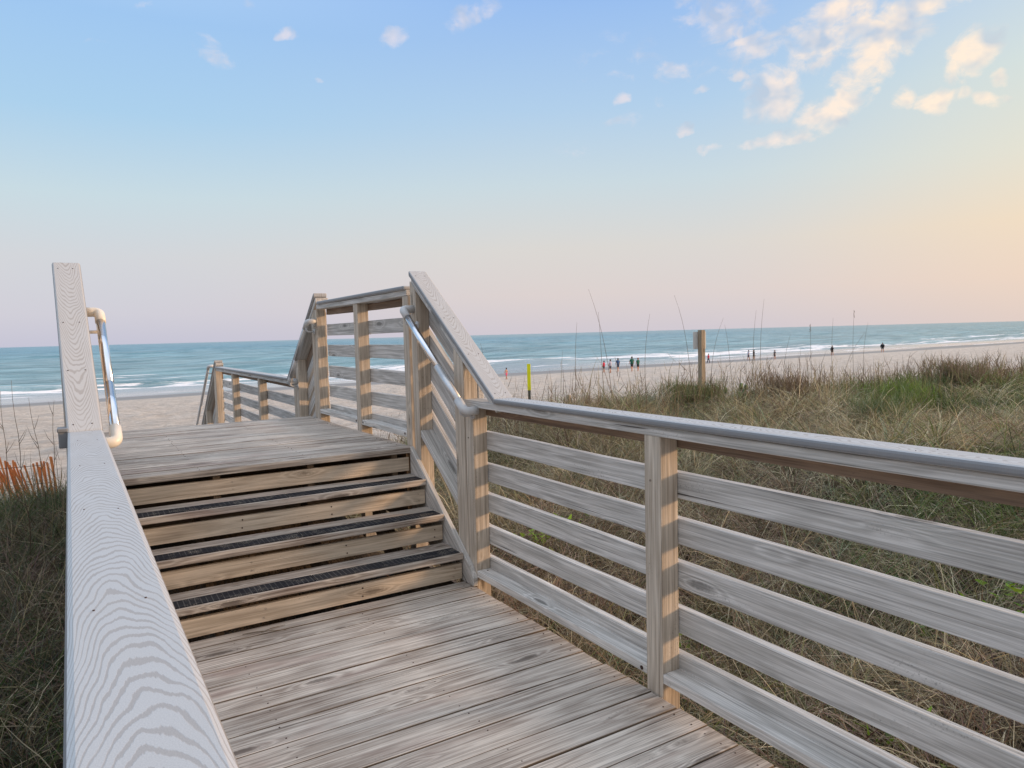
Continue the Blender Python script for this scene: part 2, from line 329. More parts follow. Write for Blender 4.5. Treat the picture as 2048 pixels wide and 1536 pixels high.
WARPED = set()
def warp(y):     # the left railing is not quite parallel to the deck edge
    return -.0076 * (y - .6) if y <= 3.226 else (-.02 - .029 * (min(y, 4.3) - 3.226) - .004 * max(0, y - 4.3))
class MB:
    def __init__(s): s.v = []; s.f = []; s.g = []; s.mi = []; s.sm = []
    def add(s, verts, faces, grain, mi=0, smooth=False):
        k = len(s.v); s.v += [tuple(p) for p in verts]; s.g += [tuple(p) for p in grain]
        s.f += [tuple(i + k for i in f) for f in faces]; s.mi += [mi] * len(faces); s.sm += [smooth] * len(faces)
    def box(s, lo, hi, rot=None, piv=None, gx=1, mi=0, jit=0.0, comp=None, shear=None):
        """box from lo to hi, grain along axis gx; rot about piv (X axis, radians); shear = dz/dy"""
        lo = Vector(lo); hi = Vector(hi)
        if jit: 
            d = Vector([random.uniform(-jit, jit) for _ in range(3)]); lo = lo + d; hi = hi + d
        Ln = hi[gx] - lo[gx]
        if comp is None and rot is None and Ln > .9:
            n = max(2, int(Ln / .38)); o1, o2 = [a for a in (0, 1, 2) if a != gx]
            off = Vector([random.uniform(0, 60) for _ in range(3)]); vs = []; g = []; p1 = random.uniform(0, 6); p2 = random.uniform(0, 6); k1 = random.uniform(1.6, 3.4); k2 = random.uniform(1.6, 3.4)
            am = .0019 if gx == 1 else .0011
            for i in range(n + 1):
                t_ = lo[gx] + Ln * i / n; d1 = am * math.sin(k1 * t_ + p1) + random.gauss(0, am * .3); d2 = am * math.sin(k2 * t_ + p2) + random.gauss(0, am * .3)
                for (a_, b_) in ((lo[o1], lo[o2]), (hi[o1], lo[o2]), (hi[o1], hi[o2]), (lo[o1], hi[o2])):
                    v = Vector((0, 0, 0)); v[gx] = t_; v[o1] = a_ + d1; v[o2] = b_ + d2
                    g.append(Vector((v[gx], v[o1], v[o2])) + off)
                    if shear is not None: v.z += shear * (v.y - piv)
                    vs.append(v)
            fs = [(0, 1, 2, 3), (4 * n + 3, 4 * n + 2, 4 * n + 1, 4 * n)] + [(4 * i + k, 4 * i + 4 + k, 4 * i + 4 + (k + 1) % 4, 4 * i + (k + 1) % 4) for i in range(n) for k in range(4)]
            if gx == 1: fs = [f[::-1] for f in fs]
            s.add(vs, fs, g, mi); return
        vs = [Vector((x, y, z)) for z in (lo.z, hi.z) for y in (lo.y, hi.y) for x in (lo.x, hi.x)]
        off = Vector([random.uniform(0, 60) for _ in range(3)]); c = (lo + hi) / 2
        ax = [gx] + [a for a in (0, 1, 2) if a != gx]; g = []
        for v in vs:
            q = Vector((v[ax[0]], v[ax[1]], v[ax[2]]))
            if comp is not None: g.append((comp[0] * (v[gx]) + comp[1], v[0] - c[0], comp[2]))
            else: g.append(q + off)
        if shear is not None:
            vs = [Vector((v.x, v.y, v.z + shear * (v.y - piv))) for v in vs]
        elif rot is not None:
            Rm = Matrix.Rotation(rot[0], 3, rot[1]); pv = Vector(piv); vs = [Rm @ (v - pv) + pv for v in vs]
        s.add(vs, [(0, 2, 3, 1), (4, 5, 7, 6), (0, 1, 5, 4), (2, 6, 7, 3), (0, 4, 6, 2), (1, 3, 7, 5)], g, mi)
    def tube(s, pts, r, n=10, mi=0, cap=True):
        pts = [Vector(p) for p in pts]; rs = r if hasattr(r, '__len__') else [r] * len(pts); rows = []
        up = None
        for i, p in enumerate(pts):
            t = (pts[min(i + 1, len(pts) - 1)] - pts[max(i - 1, 0)]).normalized()
            if up is None: up = t.orthogonal().normalized()
            a = (up - t * up.dot(t)).normalized(); up = a; c = t.cross(a)
            rows.append([p + (a * math.cos(2 * math.pi * k / n) + c * math.sin(2 * math.pi * k / n)) * rs[i] for k in range(n)])
        vs = [v for row in rows for v in row]; fs = []
        for i in range(len(rows) - 1):
            for k in range(n): fs.append((i * n + k, i * n + (k + 1) % n, (i + 1) * n + (k + 1) % n, (i + 1) * n + k))
        if cap: fs.append(tuple(range(n))[::-1]); fs.append(tuple(range(len(vs) - n, len(vs))))
        s.add(vs, fs, vs, mi, True)
    def disc(s, c, r, axis, h=.0015, n=7, mi=0):
        c = Vector(c); a = Vector(axis).normalized(); u = a.orthogonal().normalized(); w = a.cross(u)
        ring = [c + (u * math.cos(2 * math.pi * k / n) + w * math.sin(2 * math.pi * k / n)) * r for k in range(n)]
        vs = [v - a * h for v in ring] + [v + a * h for v in ring]
        s.add(vs, [tuple(range(n, 2 * n))] + [(k, (k + 1) % n, n + (k + 1) % n, n + k) for k in range(n)], vs, mi)
    def build(s, name, mats, parent=None, bevel=0.0):
        if parent is not None and parent.name in WARPED:
            s.v = [(v[0] + warp(v[1]), v[1], v[2]) for v in s.v]
        me = bpy.data.meshes.new(name); o = bpy.data.objects.new(name, me); COL.objects.link(o)
        org = attach(o, parent)
        me.from_pydata([(v[0] - org.x, v[1] - org.y, v[2] - org.z) for v in s.v], [], s.f)
        at = me.attributes.new('grain', 'FLOAT_VECTOR', 'POINT'); at.data.foreach_set('vector', [c for g in s.g for c in g])
        for m in (mats if isinstance(mats, (list, tuple)) else [mats]): me.materials.append(m)
        me.polygons.foreach_set('material_index', s.mi); me.polygons.foreach_set('use_smooth', s.sm); me.update()
        if bevel:
            md = o.modifiers.new('bevel', 'BEVEL'); md.width = bevel; md.segments = 2; md.limit_method = 'WEIGHT'
            soft = set(v for f, q in zip(s.f, s.mi) if q == 0 for v in f)
            bm = bmesh.new(); bm.from_mesh(me); bm.edges.ensure_lookup_table(); w = []
            for e in bm.edges:
                w.append(1.0 if (e.verts[0].index in soft and e.verts[1].index in soft and len(e.link_faces) == 2 and e.calc_face_angle(0) > rad(40)) else 0.0)
            bm.free(); me.attributes.new('bevel_weight_edge', 'FLOAT', 'EDGE').data.foreach_set('value', w)
        return o

# ------------------------------------------------------------------ boardwalk geometry constants
RISE, RUN = .1715, .241
XL, XR = .075, 1.815        # stair width
XPI, XPO = 1.845, 1.934     # right post inner / outer face
UP = 4 * RISE               # .686
YR = 3.608                  # first riser face
YU0, YU1 = 4.312, 6.70      # upper platform
LOWZ = -.055                # low platform height
YF = 7.45; YL1 = 12.05      # low platform extent
def mx(x): return 1.918 - x   # mirror of an X position onto the left railing
SIDES = ('right', 'left')
def X(side, x): return x if side == 'right' else mx(x) - .006
def XX(side, a, c):
    a, c = X(side, a), X(side, c); return (min(a, c), max(a, c))

# ------------------------------------------------------------------ decks
def deck(name, y0, y1, z, label, loc, nosing=None):
    t = thing(name, loc, label, 'deck', 'timber decks of the beach walkway')
    mb = MB(); y = y0; k = 0
    while y < y1 - .02:
        w = .139 + random.uniform(-.001, .001); ye = min(y + w, y1); g = random.uniform(.004, .008)
        dz = random.uniform(-.0012, .0012)
        mb.box((.062 + random.uniform(-.003, .003), y, z - .038 + dz), (1.838 + random.uniform(-.006, .006), ye, z + dz), gx=0)
        for xn in (1.79, 1.79 + .004, .55, 1.17):
            if xn == 1.79 + .004: continue
            for yy in (y + .03, y + w - .03):
                if yy < ye - .01 and random.random() < .9: mb.disc((xn + random.uniform(-.006, .006), yy + random.uniform(-.006, .006), z + dz), .0036 if xn > 1.7 else .003, (0, 0, 1), .001, 6, 1)
        y = ye + g
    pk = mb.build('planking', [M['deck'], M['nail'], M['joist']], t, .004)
    for p in pk.data.polygons:      # shade of the gaps painted on: board sides take the darker joist wood
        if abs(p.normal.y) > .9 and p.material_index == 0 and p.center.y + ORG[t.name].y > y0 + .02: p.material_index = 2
    mb = MB()
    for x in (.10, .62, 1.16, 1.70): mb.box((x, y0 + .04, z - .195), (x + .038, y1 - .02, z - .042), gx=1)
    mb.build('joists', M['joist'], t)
    for yy in list(np.arange(y0 + .25, y1 - .2, 1.1)) + [y1 - .07]:
        mb = MB(); mb.box((.08, yy, z - .385), (1.82, yy + .045, z - .198), gx=0); mb.build('beam', M['joist'], t)
    if z > -.01:
        for x in (.048, 1.806):
            mb = MB(); mb.box((x, y0 + .05, z - (.50 if z > .3 else .34)), (x + .026, y1 - .03, z - .0425), gx=1); mb.build('added_shade_board', M['joist'], t)  # added unseen boards that keep side light out from under the deck
    return t
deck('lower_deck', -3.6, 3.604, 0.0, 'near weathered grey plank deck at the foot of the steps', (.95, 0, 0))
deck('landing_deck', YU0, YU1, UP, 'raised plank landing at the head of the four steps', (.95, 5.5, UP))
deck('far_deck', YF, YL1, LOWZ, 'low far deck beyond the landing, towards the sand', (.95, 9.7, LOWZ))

# ------------------------------------------------------------------ stairs
def stair(name, label, yr, z0, rise, run, n, down=False, grips=False):
    s = -1 if down else 1
    t = thing(name, (.95, yr, z0), label, 'stairs', 'stair flights of the beach walkway')
    for k in range(n):
        yk = yr + s * k * run; zt = z0 + (k + 1) * rise
        mb = MB(); a, c = sorted((yk, yk + s * .028)) 
        zr = zt - .039 - .027
        mb.box((XL + .003, a, zr - .089), (XR - .004, c, zr), gx=0, jit=.001)
        for xn in (.16, .72, 1.22, 1.762):
            for zz in (zr - .022, zr - .066): mb.disc((xn + random.uniform(-.01, .01), yk - s * .0003, zz), .0042, (0, 1, 0), .001, 7, 1)
        mb.build('riser', [M['riser'], M['nail']], t, .003)
        if k < n - 1 or down:
            mb = MB(); a, c = sorted((yk - s * .0174, yk + s * .118)); mb.box((XL, a, zt - .038), (XR - .001, c, zt), gx=0)
            a, c = sorted((yk + s * .123, yk + s * (run - .006))); mb.box((XL, a, zt - .038), (XR - .002, c, zt - .001), gx=0)
            tr = mb.build('tread', M['deck'], t, .005)
            if grips:
                xm = .98
                for (xa, xb) in ((XL + .06, xm - .002), (xm + .002, 1.795)):
                    mb = MB(); ga, gc = sorted((yk - s * .008, yk + s * .094))
                    mb.box((xa, ga, zt + .0003), (xb, gc, zt + .0045 + random.uniform(0, .001)), gx=0)
                    mb.build('grip_strip', M['grip'], t, .001)
    # stringers: sloping boards at both sides
    slope = s * rise / run
    for x0, x1 in ((XR + .001, XPI - .001), (.046, XL - .001)):
        mb = MB(); ya = yr - s * .125; yb = yr + s * (n - 1) * run + s * .02
        a, c = sorted((ya, yb)); zc = z0 + rise + .016
        pr = [(ya, z0 + .004), (ya, z0 + .048), (ya + s * .045, z0 + rise * .66), (yb - s * .03, z0 + n * rise + .005), (yb - s * .03, z0 + n * rise - .42), (ya + s * .42, z0 + .004)]
        vs = [(x0, y, z) for y, z in pr] + [(x1, y, z) for y, z in pr]; m = len(pr)
        off = random.uniform(0, 40); g = [(y * .8 + z * .57 + off, z * .8 - y * .57 + off, x + off) for x, y, z in vs]
        fs = [tuple(range(m)), tuple(range(2 * m - 1, m - 1, -1))] + [(i, i + m, (i + 1) % m + m, (i + 1) % m) for i in range(m)]
        mb.add(vs, fs, g); o = mb.build('stringer', M['rail'], t, .003)
        bm = bmesh.new(); bm.from_mesh(o.data); bmesh.ops.recalc_face_normals(bm, faces=bm.faces); bm.to_mesh(o.data); bm.free()
    for x in (.048, 1.825):
        mb = MB(); a, c = sorted((yr + s * .05, yr + s * (n * run))); mb.box((x, a, z0 - .45), (x + .018, c, z0 - .05), gx=1); mb.build('added_shade_board', M['joist'], t)  # added below the flight to keep the gaps between risers dark
    for x in (.5, 1.1, 1.55):       # inner stringers behind the risers
        mb = MB(); ya = yr + s * .034; yb = yr + s * ((n - 1) * run)
        a, c = sorted((ya, yb)); mb.box((x, a, z0 - .28), (x + .038, c, z0 - .06), gx=1, shear=slope, piv=ya)
        mb.build('inner_stringer', M['joist'], t)
    return t
stair('near_steps', 'four near wooden steps with black grip strips and tan risers', YR, 0.0, RISE, RUN, 4, grips=True)
RF = (UP - LOWZ) / 4
stair('landing_steps', 'wooden steps going down from the landing to the far deck', YU1 + 3 * RUN, LOWZ, RF, RUN, 4, down=True)
stair('beach_steps', 'wooden steps going down from the far deck to the sand', YL1 + 9 * .26, LOWZ - 10 * .17, .17, .26, 10, down=True)

# ------------------------------------------------------------------ railings
OFFS = (.86, .68, .51, .325, .147)
def cap_board(mb, side, y0, y1, z, shear=0.0, cm=(1, 0, 0), w=(1.826, 1.946), th=.027):
    xa, xb = XX(side, *w) if side == 'right' else (mx(w[1]), mx(w[0])); mb.box((xa, y0, z - th), (xb, y1, z), gx=1, comp=cm, shear=shear if shear else None, piv=y0)
def railing(name, label, side, y0, y1, zd, posts, capz=1.07, offs=OFFS, cm=(1, 0, 0), toe=True, loc=None, pz=None, postw=.089, capy=None, group='level railings of the beach walkway', topmat='comp'):
    t = thing(name, loc or (X(side, 1.89), (y0 + y1) / 2, zd), label, 'railing', group)
    ra, rb, rc = (XPO + .001, XPO + .036, 1.958) if side == 'right' else (XPI + .045, XPI + .079, 1.925)
    if side == 'left': WARPED.add(t.name)
    for py in posts:
        mb = MB(); xa, xb = XX(side, XPI, XPO)
        mb.box((xa, py, zd - (pz if pz is not None else .9)), (xb, py + postw, zd + capz - .066), gx=2, jit=.0008)
        xf = XPI - .0005
        for zz in (.03,): mb.disc((X(side, xf), py + .045 + .01, zd + .83), .004, (1, 0, 0), .001, 6, 1)
        mb.build('post', [M['post'], M['nail']], t, .004)
    ps = sorted(posts)
    segs = sorted(set([y0] + [p for p in ps if y0 + .1 < p < y1 - .1] + [y1]))
    for k, o in enumerate(offs):
        mb = MB(); xa, xb = XX(side, ra, rb)
        for i in range(0, len(segs) - 1):
            j = random.uniform(-.002, .002)
            mb.box((xa, segs[i] + .002 + (.045 if i else 0), zd + o - .101 + j), (xb, segs[i + 1] - .002 + (.045 if i < len(segs) - 2 else 0), zd + o + j), gx=1)
        mb.build('rail', M['rail'], t, .003)
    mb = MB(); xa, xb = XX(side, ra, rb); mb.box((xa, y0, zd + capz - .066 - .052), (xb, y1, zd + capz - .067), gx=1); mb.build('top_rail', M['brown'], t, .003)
    mb = MB(); xa, xb = XX(side, 1.842, rc); mb.box((xa, (capy or (y0, y1))[0] + (.0), zd + capz - .066), (xb, y1, zd + capz - .0285), gx=1); mb.build('cap_support', M['rail'], t, .004)
    mb = MB(); ca, cb = capy or (y0, y1)
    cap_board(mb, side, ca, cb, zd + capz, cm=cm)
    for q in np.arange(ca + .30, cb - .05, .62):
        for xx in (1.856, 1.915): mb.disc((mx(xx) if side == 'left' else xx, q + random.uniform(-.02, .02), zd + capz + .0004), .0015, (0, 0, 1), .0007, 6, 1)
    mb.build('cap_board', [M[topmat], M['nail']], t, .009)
    if toe:
        for a, c in zip([y0 - .05] + ps, ps + [y1]):
            a2 = a + (postw + .002 if a in ps else 0); 
            if c - a2 < .15: continue
            mb = MB(); xa, xb = XX(side, XPI + .002, XPO - .0)
            mb.box((xa, a2, zd + .050), (xb, c - .002, zd + .088), gx=1, jit=.001)
            xe = X(side, XPI + .0012)
            for yy in (a2 + .03, c - .035): mb.disc((xe, yy, zd + .068 + random.uniform(-.004, .004)), .0085, (1, 0, 0), .001, 9, 1); mb.disc((X(side, XPI + .05), yy, zd + .088), .005, (0, 0, 1), .001, 7, 1)
            mb.build('toe_board', [M['rail'], M['nail']], t, .003)
    return t

def slope_railing(name, label, side, y0, y1, z0, slope, posts, capy, cm, ptop=None, group='sloping stair railings of the beach walkway', zbot=-.9, screws=True, rails=True):
    """z0: cap top height at capy[0]"""
    t = thing(name, (X(side, 1.89), (y0 + y1) / 2, z0 - 1.0), label, 'railing', group)
    ra, rb, rc = (XPO + .001, XPO + .036, 1.956) if side == 'right' else (XPI + .045, XPI + .079, 1.922)
    if side == 'left': WARPED.add(t.name)
    zc = lambda y: z0 + slope * (y - capy[0])
    for (py, w) in posts:
        xa, xb = XX(side, XPI, XPO); mb = MB(); k = len(mb.v)
        za, zb = zc(py) - .085, zc(py + w) - .085
        off = random.uniform(0, 40)
        vs = [(x, y, z) for (y, ztop) in ((py, za), (py + w, zb)) for x in (xa, xb) for z in (min(zc(py), zc(py+w)) - 1.6, ztop)]
        g = [(z + off, x + off, y + off) for x, y, z in vs]
        mb.add(vs, [(0, 1, 3, 2), (4, 6, 7, 5), (0, 4, 5, 1), (2, 3, 7, 6), (1, 5, 7, 3), (0, 2, 6, 4)], g)
        for zz in (.55, .75): mb.disc((X(side, XPI + .03), py - .0003, min(za, zb) - zz), .004, (0, 1, 0), .001, 6, 1); mb.disc((X(side, XPI + .06), py - .0003, min(za, zb) - zz), .004, (0, 1, 0), .001, 6, 1)
        mb.build('post', [M['post'], M['nail']], t, .003)
    vt = math.sqrt(1 + slope * slope)
    if rails:
        for o in OFFS:
            mb = MB(); xa, xb = XX(side, ra, rb); zt = zc(y0) - 1.07 + o + .02
            mb.box((xa, y0, zt - .10 * vt), (xb, y1, zt), gx=1, shear=slope, piv=y0); mb.build('rail', M['rail'], t, .003)
        mb = MB(); xa, xb = XX(side, XPI + .004, XPO); zt = zc(y0) - 1.07 + .10
        ya, yb = sorted((posts[0][0] + posts[0][1], posts[-1][0]))
        mb.box((xa, ya + .002, zt - .035 * vt), (xb, yb - .002, zt), gx=1, shear=slope, piv=y0); mb.build('toe_board', [M['rail'], M['nail']], t, .003)
    mb = MB(); xa, xb = XX(side, ra, rb); zt = zc(y0) - .085
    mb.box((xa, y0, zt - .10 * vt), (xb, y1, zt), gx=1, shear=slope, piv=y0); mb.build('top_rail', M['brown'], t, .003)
    mb = MB(); xa, xb = XX(side, 1.842, rc); zt = zc(capy[0]) - .036
    mb.box((xa, capy[0] + .004, zt - .046), (xb, capy[1] - .004, zt), gx=1, shear=slope, piv=capy[0]); mb.build('cap_support', M['rail'], t, .004)
    mb = MB(); xa, xb = XX(side, 1.826, 1.948) if side == 'right' else (mx(1.948), mx(1.826))
    mb.box((xa, capy[0], z0 - .034), (xb, capy[1], z0), gx=1, comp=cm, shear=slope, piv=capy[0])
    if screws:
        nrm = Vector((0, -slope, 1)).normalized()
        L = capy[1] - capy[0]
        for q in (.03, .30, .58, .95):
            for xx in (1.855, 1.918):
                y = capy[0] + L * q; mb.disc((X(side, xx), y, zc(y) + .0003), .0030, nrm, .001, 6, 1)
    mb.build('cap_board', [M['comp'], M['nail']], t, .008)
    return t

SL = RISE / RUN
railing('lower_railing', 'near level railing right of the lower deck with grey composite cap', 'right', -3.6, 3.60, 0.0, [3.495, 2.003, .50, -1.0, -2.5], capy=(-3.6, 3.225), cm=(-1, .3, 3))
railing('lower_railing', 'nearest level railing on the left, seen from above its wavy-grained cap', 'left', -3.6, 3.60, 0.0, [3.495, 2.003, .50, -1.0, -2.5], capy=(-3.6, 3.225), cm=(-1, .115, 7))
# carry the wooden cap support on to the end post
slope_railing('stair_railing', 'sloping railing with composite cap right of the near steps', 'right', 3.585, 4.30, 1.072, SL, [(3.588, .12), (4.212, .088)], (3.222, 4.272), (1.15, .1, 11))
slope_railing('stair_railing', 'steep sloping railing cap rising at the far left, wood-grain face on', 'left', 3.585, 4.30, 1.072, SL, [(3.588, .12), (4.212, .088)], (3.222, 4.272), (1.15, .37, 15))
UO = (.845, .66, .475, .30, .13)
railing('landing_railing', 'level railing along the right side of the raised landing', 'right', 4.33, 6.40, UP, [4.345, 5.325, 6.416], capz=1.045, offs=UO, capy=(4.36, 6.33), cm=(1, 2, 19))
railing('landing_railing', 'level railing on the left side of the landing, mostly hidden', 'left', 4.33, 6.40, UP, [4.345, 5.325, 6.416], capz=1.045, offs=UO, capy=(4.30, 6.33), cm=(1, 2, 23))
SF = -.735
for sd, lb in (('right', 'far sloping railing going down from the landing on the right'), ('left', 'far sloping railing going down from the landing on the left')):
    slope_railing('stair_railing', lb, sd, 6.52, 7.30, 1.812, SF, [(6.512, .06), (7.12, .09)], (6.41, 7.50), (1, 2, 27))
for sd, lb in (('right', 'low far railing on the right of the far deck near the sand'), ('left', 'low far railing on the left of the far deck, its cap just visible')):
    railing('far_railing', lb, sd, 7.20, 12.0, LOWZ, [7.216, 8.91, 10.63, 12.06], capz=1.07, cm=(1, 4, 31), toe=False, pz=2.2, topmat='comp')
    slope_railing('stair_railing', ('last sloping railing going down to the sand on the right' if sd == 'right' else 'last sloping railing going down to the sand on the left'), sd, 12.15, 14.4, LOWZ + 1.17, -.66, [(12.152, .09), (13.2, .09)], (12.0, 14.6), (1, 6, 37))

# end block on the outside of the left railing
t = thing('junction_box', (-.06, 3.25, 1.05), 'small dark grey box fixed outside the left railing at the cap joint', 'box')
mb = MB(); mb.box((-.078, 3.23, 1.008), (-.046, 3.30, 1.082), gx=1); mb.build('box_body', M['compedge'], t, .004)
mb = MB(); mb.box((-.081, 3.226, 1.070), (-.046, 3.304, 1.085), gx=1); mb.build('lid', M['compedge'], t, .003)

# ------------------------------------------------------------------ handrails
def handrail(label, p0, p1, wallx, mats, br, qf=.40, group='handrails beside the steps'):
    """p0 lower end, p1 upper end"""
    p0, p1 = Vector(p0), Vector(p1); t = thing('handrail', p0, label, 'handrail', group)
    d = (p1 - p0).normalized(); sx = 1 if wallx > p0.x else -1; r = .021
    q = p0.lerp(p1, qf)
    mb = MB(); mb.tube([p0 + d * .055, q], r, 16); mb.build('lower_pipe', M[mats[1]], t)
    mb = MB(); mb.tube([q, p1 - d * .055], r * 1.0, 16); mb.build('pipe', M[mats[0]], t)
    for e, s in ((p0, 1), (p1, -1)):
        mb = MB(); pts = []
        a = e + d * s * .095; c = e + Vector((sx * .045, 0, 0))
        pts = [a, e + d * s * .03]
        for k in range(1, 7):
            u = k / 6; pts.append((e + d * s * .03) * (1 - u) ** 2 + e * 2 * u * (1 - u) + (e + Vector((sx * .03, 0, 0))) * u * u)
        pts.append(Vector((wallx - sx * .001, e.y, e.z)))
        mb.tube(pts, [.0242] * len(pts), 16); mb.build('elbow', M[mats[2]], t)
    for u in br:
        e = p0.lerp(p1, u); mb = MB(); mb.tube([e, e + Vector((0, 0, -.05)), e + Vector((sx * .02, 0, -.062)), Vector((wallx, e.y, e.z - .062))], .009, 8)
        mb.tube([Vector((wallx - sx * .001, e.y, e.z - .062)), Vector((wallx - sx * .007, e.y, e.z - .062))], .026, 12)
        mb.build('bracket', M[mats[2]], t)
    return t
handrail('shiny aluminium handrail with grey elbows, right of the near steps', (1.77, 3.435, .992), (1.77, 4.25, 1.575), XPI, ('alu', 'dull', 'pvcgrey'), (.06, .93))
handrail('shiny handrail with cream plastic elbows beside the left sloping cap', (.124, 3.44, .99), (.112, 4.27, 1.568), .035, ('alu', 'alu', 'pvc'), (.07, .93))
handrail('plain grey handrail going down beyond the landing on the right', (1.77, 7.16, .985), (1.77, 6.44, 1.56), XPI, ('dull', 'dull', 'pvcgrey'), (.04, .95))
handrail('thin pale handrail of the last steps down to the sand', (1.77, 14.0, -.15), (1.77, 12.2, 1.02), XPI, ('dull', 'dull', 'pvcgrey'), (.1, .95))

# ------------------------------------------------------------------ terrain
_rs = np.random.RandomState(3)
_W = [(_rs.uniform(.25, 2.4), _rs.uniform(0, 2 * math.pi), _rs.uniform(0, 6.28)) for _ in range(26)]
def fbm(x, y):
    s = 0
    for k, a, p in _W: s = s + np.sin(x * k * math.cos(a) + y * k * math.sin(a) + p) * (.30 / k ** .9)
    return s / 3.0
def H(x, y):
    x = np.asarray(x, float); y = np.asarray(y, float)
    ss = lambda v, a, c: (lambda u: u * u * (3 - 2 * u))(np.clip((v - a) / (c - a), 0, 1))
    beach = -1.95 - 2.75 * np.clip((y - .035 * x - 15) / 75, 0, 1) - .9 * np.clip((y - .035 * x - 90) / 50, 0, 1.5)
    beach = beach + .05 * fbm(x * .35, y * .35) * ss(y, 12, 20) * (1 - ss(y - .035 * x, 74, 86))
    beach = beach + (.07 * fbm(x * 1.9, y * 2.3) + .05 * fbm(x * 3.1 + 7, y * 3.9)) * ss(y, 11, 17) * (1 - ss(y - .035 * x, 70, 86))
    dr = -.62 + .60 * ss(x, 2.0, 7.0) + .12 * ss(y, 2, 9) - .20 * ss(x, 11, 20)
    dl = -.72 + .21 * ss(y, 3, 9) - .1 * ss(-x, 0, 3)
    dune = np.where(x > 1, dr, dl) + .16 * fbm(x, y)
    mid = ss(x, .2, 1.9); dune = dl * (1 - mid) + dr * mid + .16 * fbm(x * 1.0, y) + .22 * fbm(x * 1.7 + 3, y * 1.9) * ss(x, 2.0, 3.2)
    under = ss(x, -.1, .3) * (1 - ss(x, 1.7, 2.1)) * ss(y, 3.2, 5.5); dune = dune * (1 - under) + (-.02 + .12 * ss(y, 5, 6.5)) * under
    edge = ss(y + .12 * x * (x > 0), 9.6 + .0 * x, 15.5)
    return dune * (1 - edge) + beach * edge
def grid_mesh(name, xs, ys, zf, mat):
    Xg, Yg = np.meshgrid(xs, ys); Z = zf(Xg, Yg); nx, ny = len(xs), len(ys)
    me = bpy.data.meshes.new(name); me.vertices.add(nx * ny)
    me.vertices.foreach_set('co', np.stack([Xg, Yg, Z], -1).astype('f4').ravel())
    i = np.arange(nx * ny).reshape(ny, nx); f = np.stack([i[:-1, :-1], i[:-1, 1:], i[1:, 1:], i[1:, :-1]], -1).reshape(-1, 4)
    me.loops.add(f.size); me.loops.foreach_set('vertex_index', f.ravel().astype('i4')); me.polygons.add(len(f))
    me.polygons.foreach_set('loop_start', np.arange(0, f.size, 4, dtype='i4')); me.polygons.foreach_set('loop_total', np.full(len(f), 4, 'i4'))
    me.polygons.foreach_set('use_smooth', np.ones(len(f), bool)); me.update(); me.validate(); me.materials.append(mat)
    o = bpy.data.objects.new(name, me); COL.objects.link(o); return o
xs = np.concatenate([np.linspace(-6000, -70, 14), np.linspace(-60, -8, 40), np.arange(-7.5, 24, .14), np.linspace(24.5, 90, 170), np.linspace(91, 400, 70), np.geomspace(430, 9000, 16)])
ys = np.concatenate([np.linspace(-2500, -35, 10), np.linspace(-30, -4, 30), np.arange(-3.8, 20, .14), np.arange(20.3, 90, .38), np.linspace(91, 135, 40)])
g = grid_mesh('beach_sand', xs, ys, H, M['sand']); tag(g, kind='structure')

def sea():
    rows = [88.0]
    while rows[-1] < 30000: rows.append(rows[-1] + max(.5, rows[-1] * .0058))
    rows = np.array(rows); cols = np.concatenate([np.linspace(-1.2, -.2, 20), np.linspace(-.18, 3.2, 330), np.linspace(3.3, 14, 40)])
    Y, Q = np.meshgrid(rows, cols, indexing='ij'); Xg = Q * (Y + 20)
    rs = np.random.RandomState(5); Z = np.zeros_like(Y)
    off = Y - .035 * Xg
    for k in range(34):
        lam = rs.uniform(5, 42); a = rs.normal(0, .42) + math.pi / 2; kk = 2 * math.pi / lam
        amp = lam * .0036; fade = np.clip(1.6 - Y * .0058 * 5 / lam, 0, 1)
        ph = Xg * kk * math.cos(a) + Y * kk * math.sin(a) + rs.uniform(0, 6.28); Z += amp * fade * (np.exp(np.sin(ph) - 1) * 1.9 - .75)
    for c, w, h in ((122, 2.6, .50), (139, 3.0, .45), (160, 4.0, .35), (190, 5, .3)):
        cc = c + 4 * np.sin(Xg * .021 + c) + 2.5 * np.sin(Xg * .063 + c * 2); env = .55 + .45 * np.sin(Xg * .012 + c * 3) 
        Z += h * env * np.exp(-((off - cc) / w) ** 2)
    Z *= np.clip((off - 94) / 32, .03, 1); Z += -4.93
    n, m_ = Y.shape; me = bpy.data.meshes.new('sea'); me.vertices.add(n * m_)
    me.vertices.foreach_set('co', np.stack([Xg, Y, Z], -1).astype('f4').ravel())
    i = np.arange(n * m_).reshape(n, m_); f = np.stack([i[:-1, :-1], i[:-1, 1:], i[1:, 1:], i[1:, :-1]], -1).reshape(-1, 4)
    me.loops.add(f.size); me.loops.foreach_set('vertex_index', f.ravel().astype('i4')); me.polygons.add(len(f))
    me.polygons.foreach_set('loop_start', np.arange(0, f.size, 4, dtype='i4')); me.polygons.foreach_set('loop_total', np.full(len(f), 4, 'i4'))
    me.polygons.foreach_set('use_smooth', np.ones(len(f), bool)); me.update(); me.materials.append(M['sea'])
    o = bpy.data.objects.new('sea', me); COL.objects.link(o); return tag(o, kind='structure')
sea()

